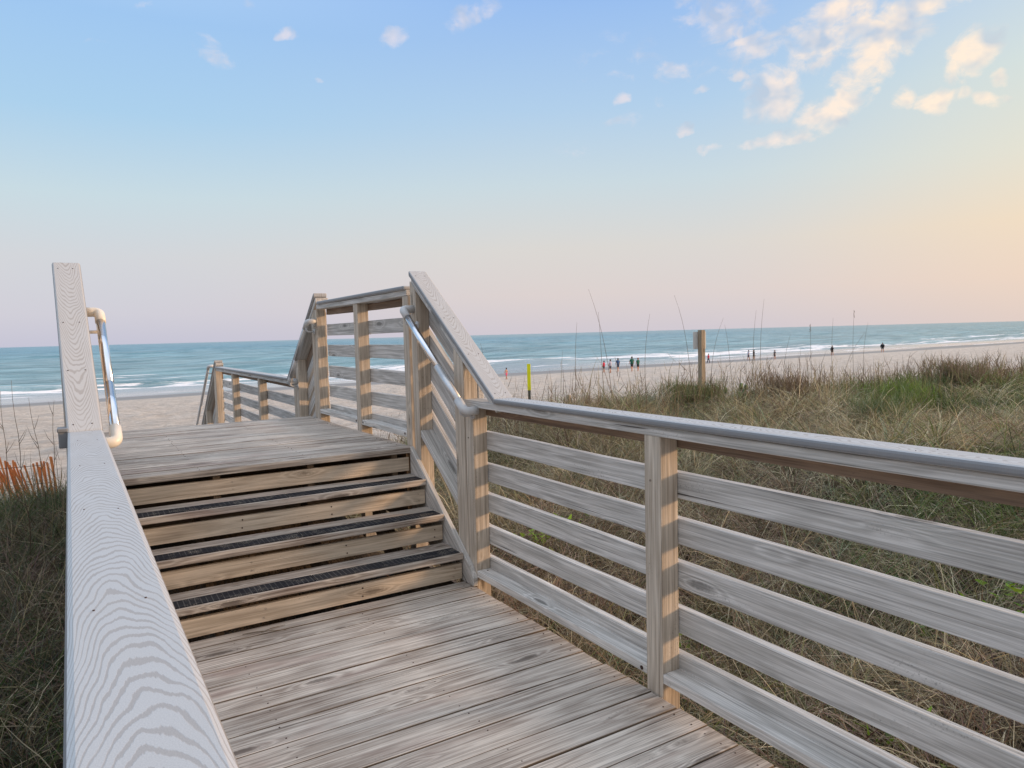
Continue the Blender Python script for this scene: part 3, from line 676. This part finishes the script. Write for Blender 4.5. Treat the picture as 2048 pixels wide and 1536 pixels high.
# ------------------------------------------------------------------ vegetation: ribbons made with numpy
def ribbons(name, root, heading, length, lean0, curl, width, col, parent=None, nseg=4, org=(0, 0, 0), straight=None, mat=None):
    """each blade: starts at root, leaves the ground lean0 rad from vertical towards heading, bends by curl over its length"""
    n = len(root); k = nseg + 1; P = np.zeros((n, k, 3)); P[:, 0] = root
    hx, hy = np.cos(heading), np.sin(heading)
    for i in range(1, k):
        th = lean0 + curl * (i - .5) / nseg; st = (length / nseg)
        P[:, i, 0] = P[:, i - 1, 0] + hx * np.sin(th) * st; P[:, i, 1] = P[:, i - 1, 1] + hy * np.sin(th) * st; P[:, i, 2] = P[:, i - 1, 2] + np.cos(th) * st
        P[:, i] += rng.normal(0, 1, (n, 3)) * (length * .018)[:, None]
    tw = rng.uniform(0, math.pi, n); sx, sy = np.cos(tw), np.sin(tw)
    side = np.stack([sx, sy, rng.normal(0, .3, n)], -1)[:, None, :]
    prof = np.array([1, .95, .8, .55, .12] if nseg == 4 else np.linspace(1, .15, k))[None, :, None]
    w = width[:, None, None] * prof * .5
    V = np.stack([P - side * w, P + side * w], 2).reshape(n * k * 2, 3) - np.array(org)
    base = (np.arange(n) * k * 2)[:, None] + (np.arange(nseg) * 2)[None, :]
    f = np.stack([base, base + 1, base + 3, base + 2], -1).reshape(-1, 4)
    me = bpy.data.meshes.new(name); me.vertices.add(len(V)); me.vertices.foreach_set('co', V.astype('f4').ravel())
    me.loops.add(f.size); me.loops.foreach_set('vertex_index', f.ravel().astype('i4')); me.polygons.add(len(f))
    me.polygons.foreach_set('loop_start', np.arange(0, f.size, 4, dtype='i4')); me.polygons.foreach_set('loop_total', np.full(len(f), 4, 'i4'))
    me.polygons.foreach_set('use_smooth', np.ones(len(f), bool)); me.update()
    a = me.attributes.new('tint', 'FLOAT_COLOR', 'POINT'); c4 = np.ones((n, k * 2, 4), 'f4'); c4[:, :, :3] = col[:, None, :]
    a.data.foreach_set('color', c4.ravel()); me.materials.append(mat or M['grass'])
    o = bpy.data.objects.new(name, me); COL.objects.link(o)
    if parent is not None: o.parent = parent
    return o
TAN = np.array((.39, .32, .185)); STRAW = np.array((.58, .51, .35)); BROWN = np.array((.19, .135, .09)); PINKB = np.array((.31, .225, .165)); GREEN = np.array((.12, .18, .055)); OLIVE = np.array((.20, .22, .095)); SAGE = np.array((.25, .29, .18)); BRIGHT = np.array((.24, .40, .04)); DARKG = np.array((.06, .095, .04))
def dune_ok(x, y):
    inside = (x > -.02) & (x < 1.94) & (y < 12.2)
    return ~inside
def dune_grass():
    R_, Hd, L_, Ln, Cu, Wd, Cl = [], [], [], [], [], [], []
    def clumps(n, xr, yr, per, lenr, wid, arch=0.0, pal=None, keep=None):
        x = rng.uniform(*xr, n); y = rng.uniform(*yr, n)
        ok = dune_ok(x, y) & (y < 13.2 - .10 * np.maximum(x, 0) + 1.4 * fbm(x * .8, y * .8 + 9))
        if keep is not None: ok &= keep(x, y)
        x, y = x[ok], y[ok]; n = len(x)
        patch = fbm(x * .9 + 3, y * .9) * 1.8 - .42 * (x < 6.5) * (x > 1) + .16 * (x > 7); patch2 = fbm(x * .55 - 5, y * .7 + 20) * 1.8
        for j in range(n):
            r = random.random(); g = patch[j] + random.uniform(-.35, .35); h2 = patch2[j] + random.uniform(-.3, .3)
            if pal: base = random.choice(pal)
            elif g > .32: base = GREEN if r < .5 else OLIVE
            elif g > .10: base = OLIVE if r < .5 else (SAGE if r < .75 else TAN)
            elif h2 > .28: base = PINKB if r < .45 else (BROWN if r < .8 else STRAW)
            else: base = TAN if r < .34 else (STRAW if r < .54 else (BROWN if r < .70 else (OLIVE if r < .92 else SAGE)))
            m = max(3, int(per * random.uniform(.5, 1.4))); sp = random.uniform(.02, .09)
            px = x[j] + rng.normal(0, sp, m); py = y[j] + rng.normal(0, sp, m)
            bias = random.uniform(0, 6.28); lay = random.random() ** 1.5
            hd = np.where(rng.random(m) < .6, rng.normal(bias, .8, m), rng.uniform(0, 6.28, m))
            R_.append(np.stack([px, py, H(px, py) - .01], -1)); Hd.append(hd)
            L_.append(rng.uniform(lenr[0], lenr[1], m) * random.choice((.55, .8, 1.0, 1.25, 1.5))); Ln.append(rng.uniform(.05, .5, m) + lay * .55); Cu.append(rng.uniform(.3, 1.5, m) + lay * .5 + arch)
            Wd.append(rng.uniform(.6, 1.3, m) * wid); Cl.append(np.clip(base * rng.uniform(.45, 1.45, (m, 1)) + rng.normal(0, .012, (m, 3)), .01, .8))
    clumps(4300, (1.9, 5.5), (-1.5, 12), 22, (.20, .48), .0052)
    clumps(5600, (5.5, 13), (-1.5, 13), 17, (.22, .48), .0075)
    clumps(3200, (13, 30), (-1, 12), 14, (.28, .55), .012)
    clumps(2000, (2.1, 8), (-1.2, 10), 44, (.26, .52), .0058, arch=.75, pal=[STRAW, TAN, PINKB * 1.35, TAN * .8])
    clumps(1100, (6, 15), (0, 10), 34, (.30, .60), .0085, arch=.6, pal=[STRAW, TAN, OLIVE, OLIVE * 1.2])
    clumps(500, (30, 60), (-4, 11), 12, (.4, .6), .03)
    left = [GREEN * .6, OLIVE * .75, BROWN * 1.1, DARKG, BROWN, TAN * .8, PINKB * .7, SAGE * .5]
    clumps(2200, (-2.6, -.04), (-.5, 11.6), 20, (.2, .52), .0045, pal=left, keep=lambda x, y: (fbm(x * 2.2, y * 2.2 + 4) > -.11) | (y > 5))
    clumps(900, (-8, -2.4), (-.5, 11.6), 13, (.25, .5), .006, pal=left)
    clumps(1100, (-3.2, .3), (9, 12.4), 18, (.28, .58), .005, pal=[GREEN * .7, OLIVE * .8, DARKG])
    cat = lambda L: np.concatenate(L)
    o = ribbons('dune_grass', cat(R_), cat(Hd), cat(L_), cat(Ln), cat(Cu), cat(Wd), cat(Cl)); tag(o, kind='stuff')
    o['label'] = 'tangled tan and green dune grass covering the dunes'
    # litter: dry stalks lying at all angles
    n = 42000; x = rng.uniform(1.95, 16, n) ** 1.0; x = 1.95 + (x - 1.95) * rng.random(n) ** .5; y = rng.uniform(-2.5, 12, n)
    n2 = 7000; x = np.concatenate([x, rng.uniform(-3, -.05, n2)]); y = np.concatenate([y, rng.uniform(0, 11, n2)]); n += n2
    ok = dune_ok(x, y) & (y < 12.5 - .1 * np.maximum(x, 0)); x, y = x[ok], y[ok]; n = len(x)
    root = np.stack([x, y, H(x, y) + rng.uniform(0, .16, n)], -1)
    pal = np.array([TAN * .8, BROWN, PINKB, STRAW * .85, BROWN * .6])[rng.integers(0, 5, n)] * rng.uniform(.7, 1.3, (n, 1))
    d = np.hypot(x, y)
    o = ribbons('dry_stalks', root, rng.uniform(0, 6.28, n), rng.uniform(.12, .45, n), rng.uniform(.9, 1.7, n), rng.uniform(-.5, .9, n), (.0034 + .0005 * d), pal); tag(o, kind='stuff'); o['label'] = 'brown dry stalks lying tangled under the grass'
dune_grass()

def stalk_stuff():
    """thin upright dead stems that stand out against the beach"""
    n = 2100; x = np.concatenate([rng.uniform(4.5, 24, 1200), rng.uniform(9.5, 22, 900)]); y = 8.4 - .02 * x + rng.normal(0, .9, n)
    x2 = rng.uniform(1.99, 5, 60); y2 = rng.uniform(7.5, 12, 60); x3 = rng.uniform(-1.5, -.06, 45); y3 = rng.uniform(7, 11, 45)
    x = np.concatenate([x, x2, x3]); y = np.concatenate([y, y2, y3]); n = len(x)
    root = np.stack([x, y, H(x, y)], -1); L = np.concatenate([rng.uniform(.3, 1.10, 2100) * (1 - .35 * (rng.random(2100))), rng.uniform(.3, .9, 60), rng.uniform(.4, .85, 45)])
    L = L * np.where(x > 11.5, .80, 1.0)
    col = np.where(rng.random((n, 1)) < .6, BROWN * .9, TAN * .8) * rng.uniform(.6, 1.3, (n, 1))
    w = rng.uniform(.006, .013, n) * (1 + .03 * np.hypot(x, y)) * .8
    o = ribbons('dead_stems', root, rng.uniform(0, 6.28, n), L, rng.normal(0, .12, n), rng.normal(0, .35, n), w, col); tag(o, kind='stuff'); o['label'] = 'thin dead stems standing up along the dune crest'
    # twiggy branches of the stems
    k = 5; rr, hh, ll, ln, cc, ww = [], [], [], [], [], []
    for i in range(n):
        for j in range(k):
            if random.random() < .45: continue
            u = random.uniform(.3, .9); rr.append(root[i] + np.array((random.uniform(-.02, .02), random.uniform(-.02, .02), L[i] * u))); hh.append(random.uniform(0, 6.28))
            ll.append(random.uniform(.08, .28)); ln.append(random.uniform(.3, .9)); cc.append(col[i]); ww.append(w[i] * .7)
    o = ribbons('dead_twigs', np.array(rr), np.array(hh), np.array(ll), np.array(ln), rng.uniform(-.6, .2, len(rr)), np.array(ww), np.array(cc)); tag(o, kind='stuff'); o['label'] = 'fine dead twigs branching along the dune crest'
stalk_stuff()

# tall sea oats standing above the horizon, each a plant of its own
M['stem'] = simple('dry_stem', (.16, .125, .085), .8)
OATS = [(7.46, 2.08, -.45), (7.3, 1.72, -.1), (9.26, 2.0, -.41), (10.87, 1.73, .05), (11.08, 1.94, .06), (13.25, 1.56, -.03), (13.96, 1.72, -.04), (6.75, 1.56, .02), (8.19, 1.68, .1), (10.3, 1.47, -.22), (13.61, 1.25, .7), (11.73, 1.26, .17), (14.3, 1.45, .1), (5.19, 1.28, -.16), (12.6, 1.45, -.1), (9.75, 1.6, .3)]
OL = ['tallest sea oat stem, arching left above the horizon left of the signpost', 'slightly shorter stem beside the tallest sea oat left of the signpost', 'tall sea oat stem leaning left just left of the signpost top', 'thin upright stem right of the signpost, the left of a tall close pair', 'tallest thin upright stem right of the signpost', 'thin upright stem above the dark walkers at the right', 'stem with a small seed head near the top, right part of the dune', 'thin stem at the left of the sea oats, above the yellow post', 'stem above the couple in green crossing the horizon', 'leaning stem just right of the signpost', 'long stem leaning to the right near the brush at the right', 'short straight stem between the dark walkers', 'rightmost tall stem, ending just above the horizon', 'lone thin stem between the sloping rail and the yellow post', 'bent stem left of the seed head stem at the right', 'stem crossing the signpost, leaning right']
for (x, zt, dxx), lb in zip(OATS, OL):
    y = 9.2; z0 = float(H(x, y)); t = thing('sea_oat', (x, y, z0), lb, 'plant', 'tall sea oat stems on the dune crest')
    pts = []; n = 9; bend = random.uniform(.8, 1.5)
    for i in range(n + 1):
        u = i / n; pts.append((x + dxx * u ** (1.3 + bend), y + .05 * math.sin(u * 3), z0 + (zt - z0) * (u ** .96)))
    mb = MB(); mb.tube(pts, [.0055 * (1 - .72 * i / n) for i in range(n + 1)], 5); mb.build('stem', M['stem'], t)
    lf = 7; ang = rng.uniform(0, 6.28, lf); r0 = np.tile(np.array([[x, y, z0]]), (lf, 1)); r0[:, 2] += rng.uniform(0, .35, lf)
    o = ribbons('foliage', r0, ang, rng.uniform(.3, .6, lf), rng.uniform(.1, .4, lf), rng.uniform(.6, 1.6, lf), np.full(lf, .007), np.tile(TAN * .8, (lf, 1)), parent=t, org=(x, y, z0))
    if 'seed' in lb:
        mb = MB()
        for i in range(7): a = Vector(pts[-1]) + Vector((random.uniform(-.012, .012), 0, -i * .022)); mb.tube([a, a + Vector((random.uniform(-.02, .02), 0, -.02)), a + Vector((random.uniform(-.03, .03), 0, -.03))], [.002, .006, .001], 5)
        mb.build('seed_head', M['stem'], t)
LST = [(-.58, 9.5, 1.04, -.05), (-.72, 9.6, .93, -.02), (-.38, 9.4, .85, -.10), (-.30, 9.5, .80, .05)]
LL = ['leftmost thin dead stem above the orange fence', 'tall bending dead stem at the left edge above the sand', 'dead stem with a hooked tip left of the sloping cap', 'short dead stem closest to the sloping left cap']
for (x, y, zt, dxx), lb in zip(LST, LL):
    z0 = float(H(x, y)); t = thing('sea_oat', (x, y, z0), lb, 'plant', 'dead stems left of the walkway')
    mb = MB(); mb.tube([(x + dxx * (i / 8) ** 1.8 + .008 * math.sin(i * 1.7), y, z0 + (zt - z0) * i / 8) for i in range(9)], [.005 * (1 - .08 * i) for i in range(9)], 5); mb.build('stem', M['stem'], t)
    for _ in range(4):
        u = random.uniform(.35, .9); p = Vector((x + dxx * u ** 1.8, y, z0 + (zt - z0) * u)); s = random.choice((-1, 1)) * random.uniform(.03, .10)
        mb = MB(); mb.tube([p, p + Vector((s * .6, .01, .08)), p + Vector((s, .02, random.uniform(.10, .2)))], [.003, .0022, .001], 5); mb.build('twig', M['stem'], t)

# green plants
def bush(name, x, y, h, rx, n, pal, label, wid, cat='bush', group=None, lenr=(.10, .22), stems=9, leafw=None):
    z0 = float(H(x, y)); t = thing(name, (x, y, z0), label, cat, group); mb = MB(); tips = []
    for i in range(stems):
        a = random.uniform(0, 6.28); rr = rx * random.uniform(.3, .95); hh = h * random.uniform(.6, 1.0)
        p = [Vector((x, y, z0 - .02)), Vector((x + math.cos(a) * rr * .35, y + math.sin(a) * rr * .35, z0 + hh * .5)), Vector((x + math.cos(a) * rr, y + math.sin(a) * rr, z0 + hh))]
        mb.tube(p, [.009, .006, .002], 5); tips.append(p)
    mb.build('stem', M['stem'], t)
    idx = rng.integers(0, stems, n); u = rng.uniform(.25, 1.0, n); P = np.array([[list(q) for q in tp] for tp in tips])
    a = P[idx, 0] * ((1 - u) ** 2)[:, None] + P[idx, 1] * (2 * u * (1 - u))[:, None] + P[idx, 2] * (u ** 2)[:, None]
    a += rng.normal(0, 1, (n, 3)) * np.array((rx * .16, rx * .16, h * .07))
    c = np.array(pal)[rng.integers(0, len(pal), n)] * rng.uniform(.7, 1.3, (n, 1))
    ribbons('foliage', a, rng.uniform(0, 6.28, n), rng.uniform(*lenr, n), rng.uniform(.0, 1.0, n), rng.uniform(-.2, .8, n), np.full(n, wid), c, parent=t, org=(x, y, z0))
    return t
bush('dune_shrub', 11.3, 6.6, .66, .85, 6500, [GREEN, GREEN * 1.1, OLIVE, BRIGHT * .65], 'feathery green shrub on the dune below the small stump at the right', .006, stems=16)
bush('dune_shrub', 8.7, 5.4, .42, .45, 1900, [GREEN, OLIVE, SAGE], 'low green shrub left of the feathery one on the dune', .006)
bush('dune_shrub', 8.85, 8.75, .36, .62, 1500, [GREEN, OLIVE, OLIVE * .8, TAN * .8], 'green shrub massed round the foot of the signpost', .008, stems=14, lenr=(.14, .3))
bush('dune_shrub', 14.0, 7.0, .5, .8, 2600, [PINKB * .8, BROWN, OLIVE * .7], 'brownish twiggy shrub at the right end of the dune', .007, stems=14)
bush('dune_shrub', 10.6, 8.2, .5, .6, 1600, [PINKB * .8, BROWN, BROWN * .7], 'dark brown twiggy shrub between signpost and small stump', .006, stems=14)
# small bright green broad-leaved weeds seen through the railing
def weed(x, y, label, h=.22, n=46, pal=(BRIGHT, BRIGHT * .8, GREEN), w=.030):
    z0 = float(H(x, y)) + .05; t = thing('green_weed', (x, y, z0), label, 'plant', 'bright green weeds behind the right railing')
    mb = MB()
    for i in range(5):
        a = random.uniform(0, 6.28); mb.tube([(x, y, z0 - .05), (x + math.cos(a) * .04, y + math.sin(a) * .04, z0 + h * .5), (x + math.cos(a) * .10, y + math.sin(a) * .10, z0 + h)], [.004, .003, .001], 5)
    mb.build('stem', M['stem'], t)
    r0 = np.stack([x + rng.normal(0, .07, n), y + rng.normal(0, .07, n), z0 + rng.uniform(.04, h, n)], -1)
    c = np.array(pal)[rng.integers(0, len(pal), n)] * rng.uniform(.8, 1.3, (n, 1))
    o = ribbons('foliage', r0, rng.uniform(0, 6.28, n), rng.uniform(.035, .07, n), rng.uniform(.5, 1.4, n), rng.uniform(0, .6, n), np.full(n, w), c, parent=t, org=(x, y, z0)); return t
weed(3.0, 4.7, 'bright green leafy weed just right of the stair foot post, upper one')
weed(3.35, 4.75, 'bright green leafy weed beside the one near the stair foot post')
weed(3.1, 3.1, 'light green weed behind the middle rails between the two near posts')
weed(4.0, 2.2, 'yellow-green weed under the cap right of the near post', .3, 90)
weed(4.4, 1.9, 'yellow-green weed furthest right under the cap', .3, 90)
weed(2.9, 1.75, 'small green weed between the lower rails right of the near post', .2, 30)
weed(2.7, 1.35, 'tiny yellow-green weed low behind the right-hand rails', .15, 22)
weed(2.5, 3.0, 'grey-green weed low behind the rails between the near posts', .2, 40, (SAGE, SAGE * .8, GREEN), .02)

# spiky yucca-like plant and prickly pear pads beside the signpost
x, y = 9.05, 9.15; z0 = float(H(x, y)); t = thing('spiky_plant', (x, y, z0 + .25), 'spiky green plant against the left foot of the signpost', 'plant')
n = 60; r0 = np.tile(np.array([[x, y, z0 + .22]]), (n, 1)) + rng.normal(0, .02, (n, 3)); th = rng.uniform(.1, 1.7, n)
ribbons('foliage', r0, rng.uniform(0, 6.28, n), rng.uniform(.16, .26, n), th, np.zeros(n), np.full(n, .022), np.tile(GREEN * .8, (n, 1)) * rng.uniform(.7, 1.3, (n, 1)), parent=t, org=(x, y, z0 + .25))
M['cactus'] = simple('cactus_pad', (.085, .15, .05), .6)
for x, y, zt, lb in ((9.75, 9.0, .42, 'round green cactus pads sticking up right of the signpost'), (10.35, 9.0, .40, 'smaller dark cactus pads furthest right of the signpost')):
    z0 = float(H(x, y)); t = thing('prickly_pear', (x, y, z0), lb, 'cactus', 'prickly pear plants on the dune crest')
    mb = MB()
    for i in range(5):
        c = Vector((x + random.uniform(-.12, .12), y, zt - random.uniform(.02, .24))); rr = random.uniform(.05, .075); tl = random.uniform(-.5, .5)
        k = 12; fr = []
        vs = [c + Vector((math.cos(a) * rr * .8 + math.sin(a) * rr * math.sin(tl) * .6, s, math.sin(a) * rr * 1.1)) for s in (-.010, .010) for a in [2 * math.pi * q / k for q in range(k)]]
        vs += [c + Vector((0, -.016, 0)), c + Vector((0, .016, 0))]
        fs = [(q, (q + 1) % k, k + (q + 1) % k, k + q) for q in range(k)] + [((q + 1) % k, q, 2 * k) for q in range(k)] + [(k + q, k + (q + 1) % k, 2 * k + 1) for q in range(k)]
        mb.add(vs, fs, vs, 0, True)
    mb.tube([(x, y, z0), (x, y, zt - .2)], .03, 6)
    mb.build('pads', M['cactus'], t)

# ------------------------------------------------------------------ signpost, marker, stumps
def M_white(): return simple('white_metal', (.62, .63, .64), .45, 0, .05)
M['white'] = M_white(); M['yellow'] = simple('yellow_plastic', (.92, .90, .01), .45, 0, .04); M['darkpost'] = simple('dark_post', (.07, .08, .06), .7)
SX, SY = 9.31, 9.03; sz = float(H(SX, SY))
t = thing('signpost', (SX, SY, sz), 'square timber post on the dune crest with a white board behind its top', 'signpost')
yaw = rad(-45 - 46)
def rotbox(mb, c, hx, hy, z0, z1, yaw, gx=2, mi=0, off=(0, 0)):
    ca, sa = math.cos(yaw), math.sin(yaw); vs = []
    for z in (z0, z1):
        for sy in (-1, 1):
            for sx in (-1, 1):
                lx, ly = off[0] + sx * hx, off[1] + sy * hy; vs.append((c[0] + lx * ca - ly * sa, c[1] + lx * sa + ly * ca, z))
    o = random.uniform(0, 30); mb.add(vs, [(0, 2, 3, 1), (4, 5, 7, 6), (0, 1, 5, 4), (2, 6, 7, 3), (0, 4, 6, 2), (1, 3, 7, 5)], [(v[2] + o, v[0] + o, v[1] + o) for v in vs], mi)
yaw = rad(-1)    # faces turned so that two sides show
yaw = rad(45 - 46 + 0)
mb = MB(); rotbox(mb, (SX, SY), .0445, .0445, sz - .3, 1.39, yaw); mb.build('post', M['signpost'], t, .004)
mb = MB(); rotbox(mb, (SX, SY), .15, .003, 1.06, 1.36, yaw, off=(0, .0485)); mb.build('sign_board', M['white'], t, .001)
mb = MB()
for zz in (1.12, 1.30): mb.tube([(SX, SY + .05, zz), (SX, SY + .056, zz)], .008, 6)
mb.build('bolt', M['nail'], t)
x, y = 8.56, 13.47; z0 = float(H(x, y)); t = thing('marker_post', (x, y, z0), 'bright yellow marker post with dark foot on the beach side of the dune', 'marker post')
yw = rad(-32)
mb = MB(); rotbox(mb, (x, y), .039, .006, .15, .735, yw); mb.build('yellow_panel', M['yellow'], t, .003)
mb = MB(); rotbox(mb, (x, y), .030, .014, z0 - .2, .15, yw, off=(.0, .0)); mb.build('dark_foot', M['darkpost'], t, .003)
for (x, y, zt, w, lb) in ((14.9, 8.2, .49, .055, 'short leaning grey fence stump on the dune at the right'), (8.11, 11.35, .20, .05, 'short brown stump in the grass right of the yellow marker'), (12.1, 8.8, .30, .04, 'dark broken stump among stems between signpost and right stump')):
    z0 = float(H(x, y)); t = thing('fence_stump', (x, y, z0), lb, 'stump', 'old fence stumps on the dune')
    mb = MB(); q = .06; mb.tube([(x - q, y, z0 - .2), (x, y, zt - .02), (x + .003, y, zt)], [w, w * .95, w * .82], 9); mb.build('stump', M['signpost'], t)
    mb = MB(); mb.disc((x, y, zt + .001), w * .5, (0, 0, 1), .001, 8); mb.build('cut_top', M['joist'], t)
# loose wire fence strand running right from the grey stump
mb = MB(); mb.tube([(14.9, 8.2, .28), (16.0, 8.1, .30), (17.5, 8.0, .33), (19.2, 7.9, .36)], .008, 5); o = mb.build('fence_rail', M['stem'], None); tag(o, 'thin dark rail running right from the short grey stump', 'rail')

# orange snow fence at the left
t = thing('snow_fence', (-1.2, 13.2, -1.2), 'fallen orange slat snow fence behind the grass at the far left', 'fence')
M['orange'] = wood('orange_slats', (.88, .34, .12), (.55, .17, .06), (.60, .28, .14), .2, wear=.5)
def slat(xb, yb, zb, h, lean, wd=.034):
    mb = MB(); off = random.uniform(0, 40); sx = -math.sin(lean) * h; cz = math.cos(lean) * h
    vs = []
    for (dx2, z, w2) in ((0, 0, wd), (sx, cz, wd)):
        for yy in (-.004, .004):
            for xx in (-w2 / 2, w2 / 2): vs.append((xb + dx2 + xx, yb + yy + (z / max(h, .1)) * .05, zb + z))
    mb.add(vs, [(0, 2, 3, 1), (4, 5, 7, 6), (0, 1, 5, 4), (2, 6, 7, 3), (0, 4, 6, 2), (1, 3, 7, 5)], [(v[2] + off, v[0] + off, v[1] + off) for v in vs]); return mb
for i in range(96):
    x = -.34 - (i // 2) * .058 + random.uniform(-.012, .012); back = i % 2
    slat(x - .02 * back, 13.0 + .09 * back + random.uniform(-.03, .03) + .10 * math.sin(i * .15), -1.14 - .05 * back, .84 + random.uniform(-.06, .06) - .05 * math.sin(i * .2), rad(20 + 5 * math.sin(i * .22) - 9 * back + random.uniform(-5, 5)) * (0.3 if i < 9 else 1), .027).build('slat', M['orange'], t)
mb = MB()
for zz in (-1.0, -.70, -.42): mb.tube([(-.25 - .35 * (zz + 1.2), 13.12, zz), (-1.5 - .35 * (zz + 1.2), 13.1, zz + .02), (-3.3 - .35 * (zz + 1.2), 13.12, zz)], .004, 5)
mb.build('wire', M['nail'], t)

# ------------------------------------------------------------------ people
SKIN = simple('skin', (.52, .25, .16), .6); HAIRM = simple('dark_hair', (.05, .035, .025), .7)
def person(x, y, label, h=1.72, shirt=(.1, .1, .1), bottom=(.03, .03, .035), face=0.0, stride=.12, arm=.1, longp=False, bare=False, longsleeve=False, wide=1.0, hair=None, hat=None, bent=0.0):
    z0 = float(max(H(x, y), -4.93)); t = thing('person', (x, y, z0), label, 'person'); h *= 1.08; s = h / 1.72
    Rz = Matrix.Rotation(face, 3, 'Z'); T = lambda p: Rz @ (Vector(p) * s) + Vector((x, y, z0))
    J = [(0, 0, .93, .125), (0, 0, 1.10, .115), (0, 0, 1.30, .15), (0, 0, 1.45, .07), (0, .0, 1.50, .052), (0, .01, 1.60, .095), (0, .005, 1.69, .075)]
    E = [(i, i + 1) for i in range(6)]
    def add(p, par): J.append(p); E.append((par, len(J) - 1)); return len(J) - 1
    for sd in (-1, 1):
        fy = sd * stride
        k = add((sd * .09 * wide, 0, .86, .092), 0); k = add((sd * .10, fy * .55, .48, .075), k); k = add((sd * .10, fy - (.04 if fy < 0 else 0), .09, .052), k); add((sd * .105, fy + .13, .035, .032), k)
        k = add((sd * .17 * wide, 0, 1.40, .058), 2); k = add((sd * (.21 * wide + arm), .02 - fy * .3, 1.13, .04), k); k = add((sd * (.20 * wide + arm * .7), .10 - fy * .5, .90, .03), k); add((sd * (.195 * wide + arm * .6), .13 - fy * .5, .81, .028), k)
    me = bpy.data.meshes.new('body'); me.from_pydata([T(p[:3]) - Vector((x, y, z0)) for p in J], E, []); me.materials.append(SKIN)
    o = bpy.data.objects.new('body', me); COL.objects.link(o); o.parent = t; ORG[o.name] = ORG[t.name]
    md = o.modifiers.new('skin', 'SKIN'); md.use_smooth_shade = True
    for i, v in enumerate(me.skin_vertices[0].data): v.radius = (J[i][3] * s, J[i][3] * s * (.75 if i < 4 else 1)); v.use_root = (i == 0)
    o.modifiers.new('sub', 'SUBSURF').levels = 1
    def cloth(name, chains, col):
        m = simple(name + '_cloth', col, .85); mb = MB()
        for ch in chains:
            mb.tube([T(p[:3]) for p in ch], [p[3] * s for p in ch], 12)
        c = mb.build(name, m, t); return c
    if not bare:
        ch = [[(0, 0, .90, .17 * wide), (0, 0, 1.1, .158 * wide), (0, 0, 1.32, .185 * wide), (0, 0, 1.43, .12), (0, 0, 1.48, .06)]]
        for sd in (-1, 1):
            fy = sd * stride; a = [(sd * .12, 0, 1.41, .08), (sd * .17 * wide, 0, 1.39, .078), (sd * (.20 * wide + arm * .8), .01 - fy * .25, 1.19, .062)]
            if longsleeve: a += [(sd * (.20 * wide + arm * .7), .10 - fy * .5, .90, .045)]
            ch.append(a)
        cloth('shirt', ch, shirt)
    ch = [[(0, 0, .99, .15 * wide), (0, 0, .90, .165 * wide), (0, 0, .82, .13)]]
    for sd in (-1, 1):
        fy = sd * stride; a = [(sd * .085 * wide, 0, .90, .105), (sd * .10, fy * .4, .58, .09)]
        if longp: a = [(sd * .085, 0, .90, .105), (sd * .10, fy * .55, .48, .08), (sd * .10, fy, .10, .06)]
        ch.append(a)
    cloth('shorts' if not longp else 'trousers', ch, bottom)
    mb = MB(); mb.tube([T((0, -.03, 1.50)), T((0, -.035, 1.58)), T((0, -.02, 1.68)), T((0, .0, 1.735)), T((0, .02, 1.75))], [.05 * s, .098 * s, .105 * s, .07 * s, .01 * s], 12)
    mb.build('hair' if not hat else 'cap', simple('hair_tint', hat or hair or (.06, .04, .03), .7), t); return t
PE = dict
person(45.2, 76.3, 'small bare-backed person in pink shorts walking alone on the wet sand', 1.35, bottom=(.75, .12, .22), bare=True, stride=.16, face=.4)
person(62.1, 78.4, 'person in a bright red shirt and black shorts, leftmost of the beach group', 1.5, (.75, .03, .07), (.02, .02, .03), stride=.10, arm=.04, face=.6)
person(61.2, 75.9, 'person in a pale lilac shirt and dark shorts beside the one in red', 1.7, (.52, .47, .55), (.07, .06, .08), stride=.10, arm=.02, face=.3)
person(64.0, 77.7, 'person in a dark blue top standing in the middle of the beach group', 1.72, (.03, .09, .22), (.02, .05, .10), arm=.08)
person(64.2, 75.0, 'taller person in dark green shirt, arm out, of the couple in green', 1.85, (.02, .12, .08), (.015, .02, .025), arm=.06, wide=1.15)
person(65.2, 74.9, 'shorter reddish-haired person in green, right of the couple', 1.65, (.03, .15, .09), (.015, .02, .025), arm=.03, stride=.08, hair=(.30, .09, .05))
person(95.6, 91.1, 'person in red top and dark trousers just right of the signpost', 1.55, (.65, .02, .06), (.03, .03, .06), arm=.16, stride=.2, longp=True, longsleeve=True, face=1.2)
person(110.0, 94.6, 'person in a pale grey top, left of the distant pair at the water', 1.75, (.45, .45, .55), (.05, .06, .12), face=1.0, stride=.14)
person(112.2, 95.2, 'person all in black, right of the distant pair at the water', 1.75, (.02, .02, .025), (.02, .02, .025), face=1.0, longsleeve=True, arm=.1)
person(111.8, 90.0, 'thin distant person in grey walking alone right of the pair', 1.6, (.14, .13, .13), (.10, .09, .09), face=1.5, stride=.05, arm=.0)
person(131.7, 91.9, 'distant person in a black jacket near the water at the right', 1.85, (.015, .015, .02), (.05, .04, .04), face=1.4, wide=1.25, longsleeve=True)
person(149.4, 92.1, 'broad distant person in black, rightmost on the beach', 1.9, (.012, .012, .015), (.012, .012, .015), face=1.5, wide=1.6, longsleeve=True)

t = thing('dry_twig', (.70, 3.50, .003), 'small curled brown twig lying on the deck at the foot of the bottom riser', 'twig')
mb = MB(); mb.tube([(.60, 3.545, .006), (.66, 3.52, .012), (.72, 3.50, .010), (.79, 3.485, .004)], [.0015, .0028, .0022, .001], 5); mb.build('stem', M['stem'], t)
mb = MB(); mb.tube([(.68, 3.515, .006), (.73, 3.53, .010), (.80, 3.545, .006)], [.001, .002, .001], 5); mb.build('side_stem', M['stem'], t)
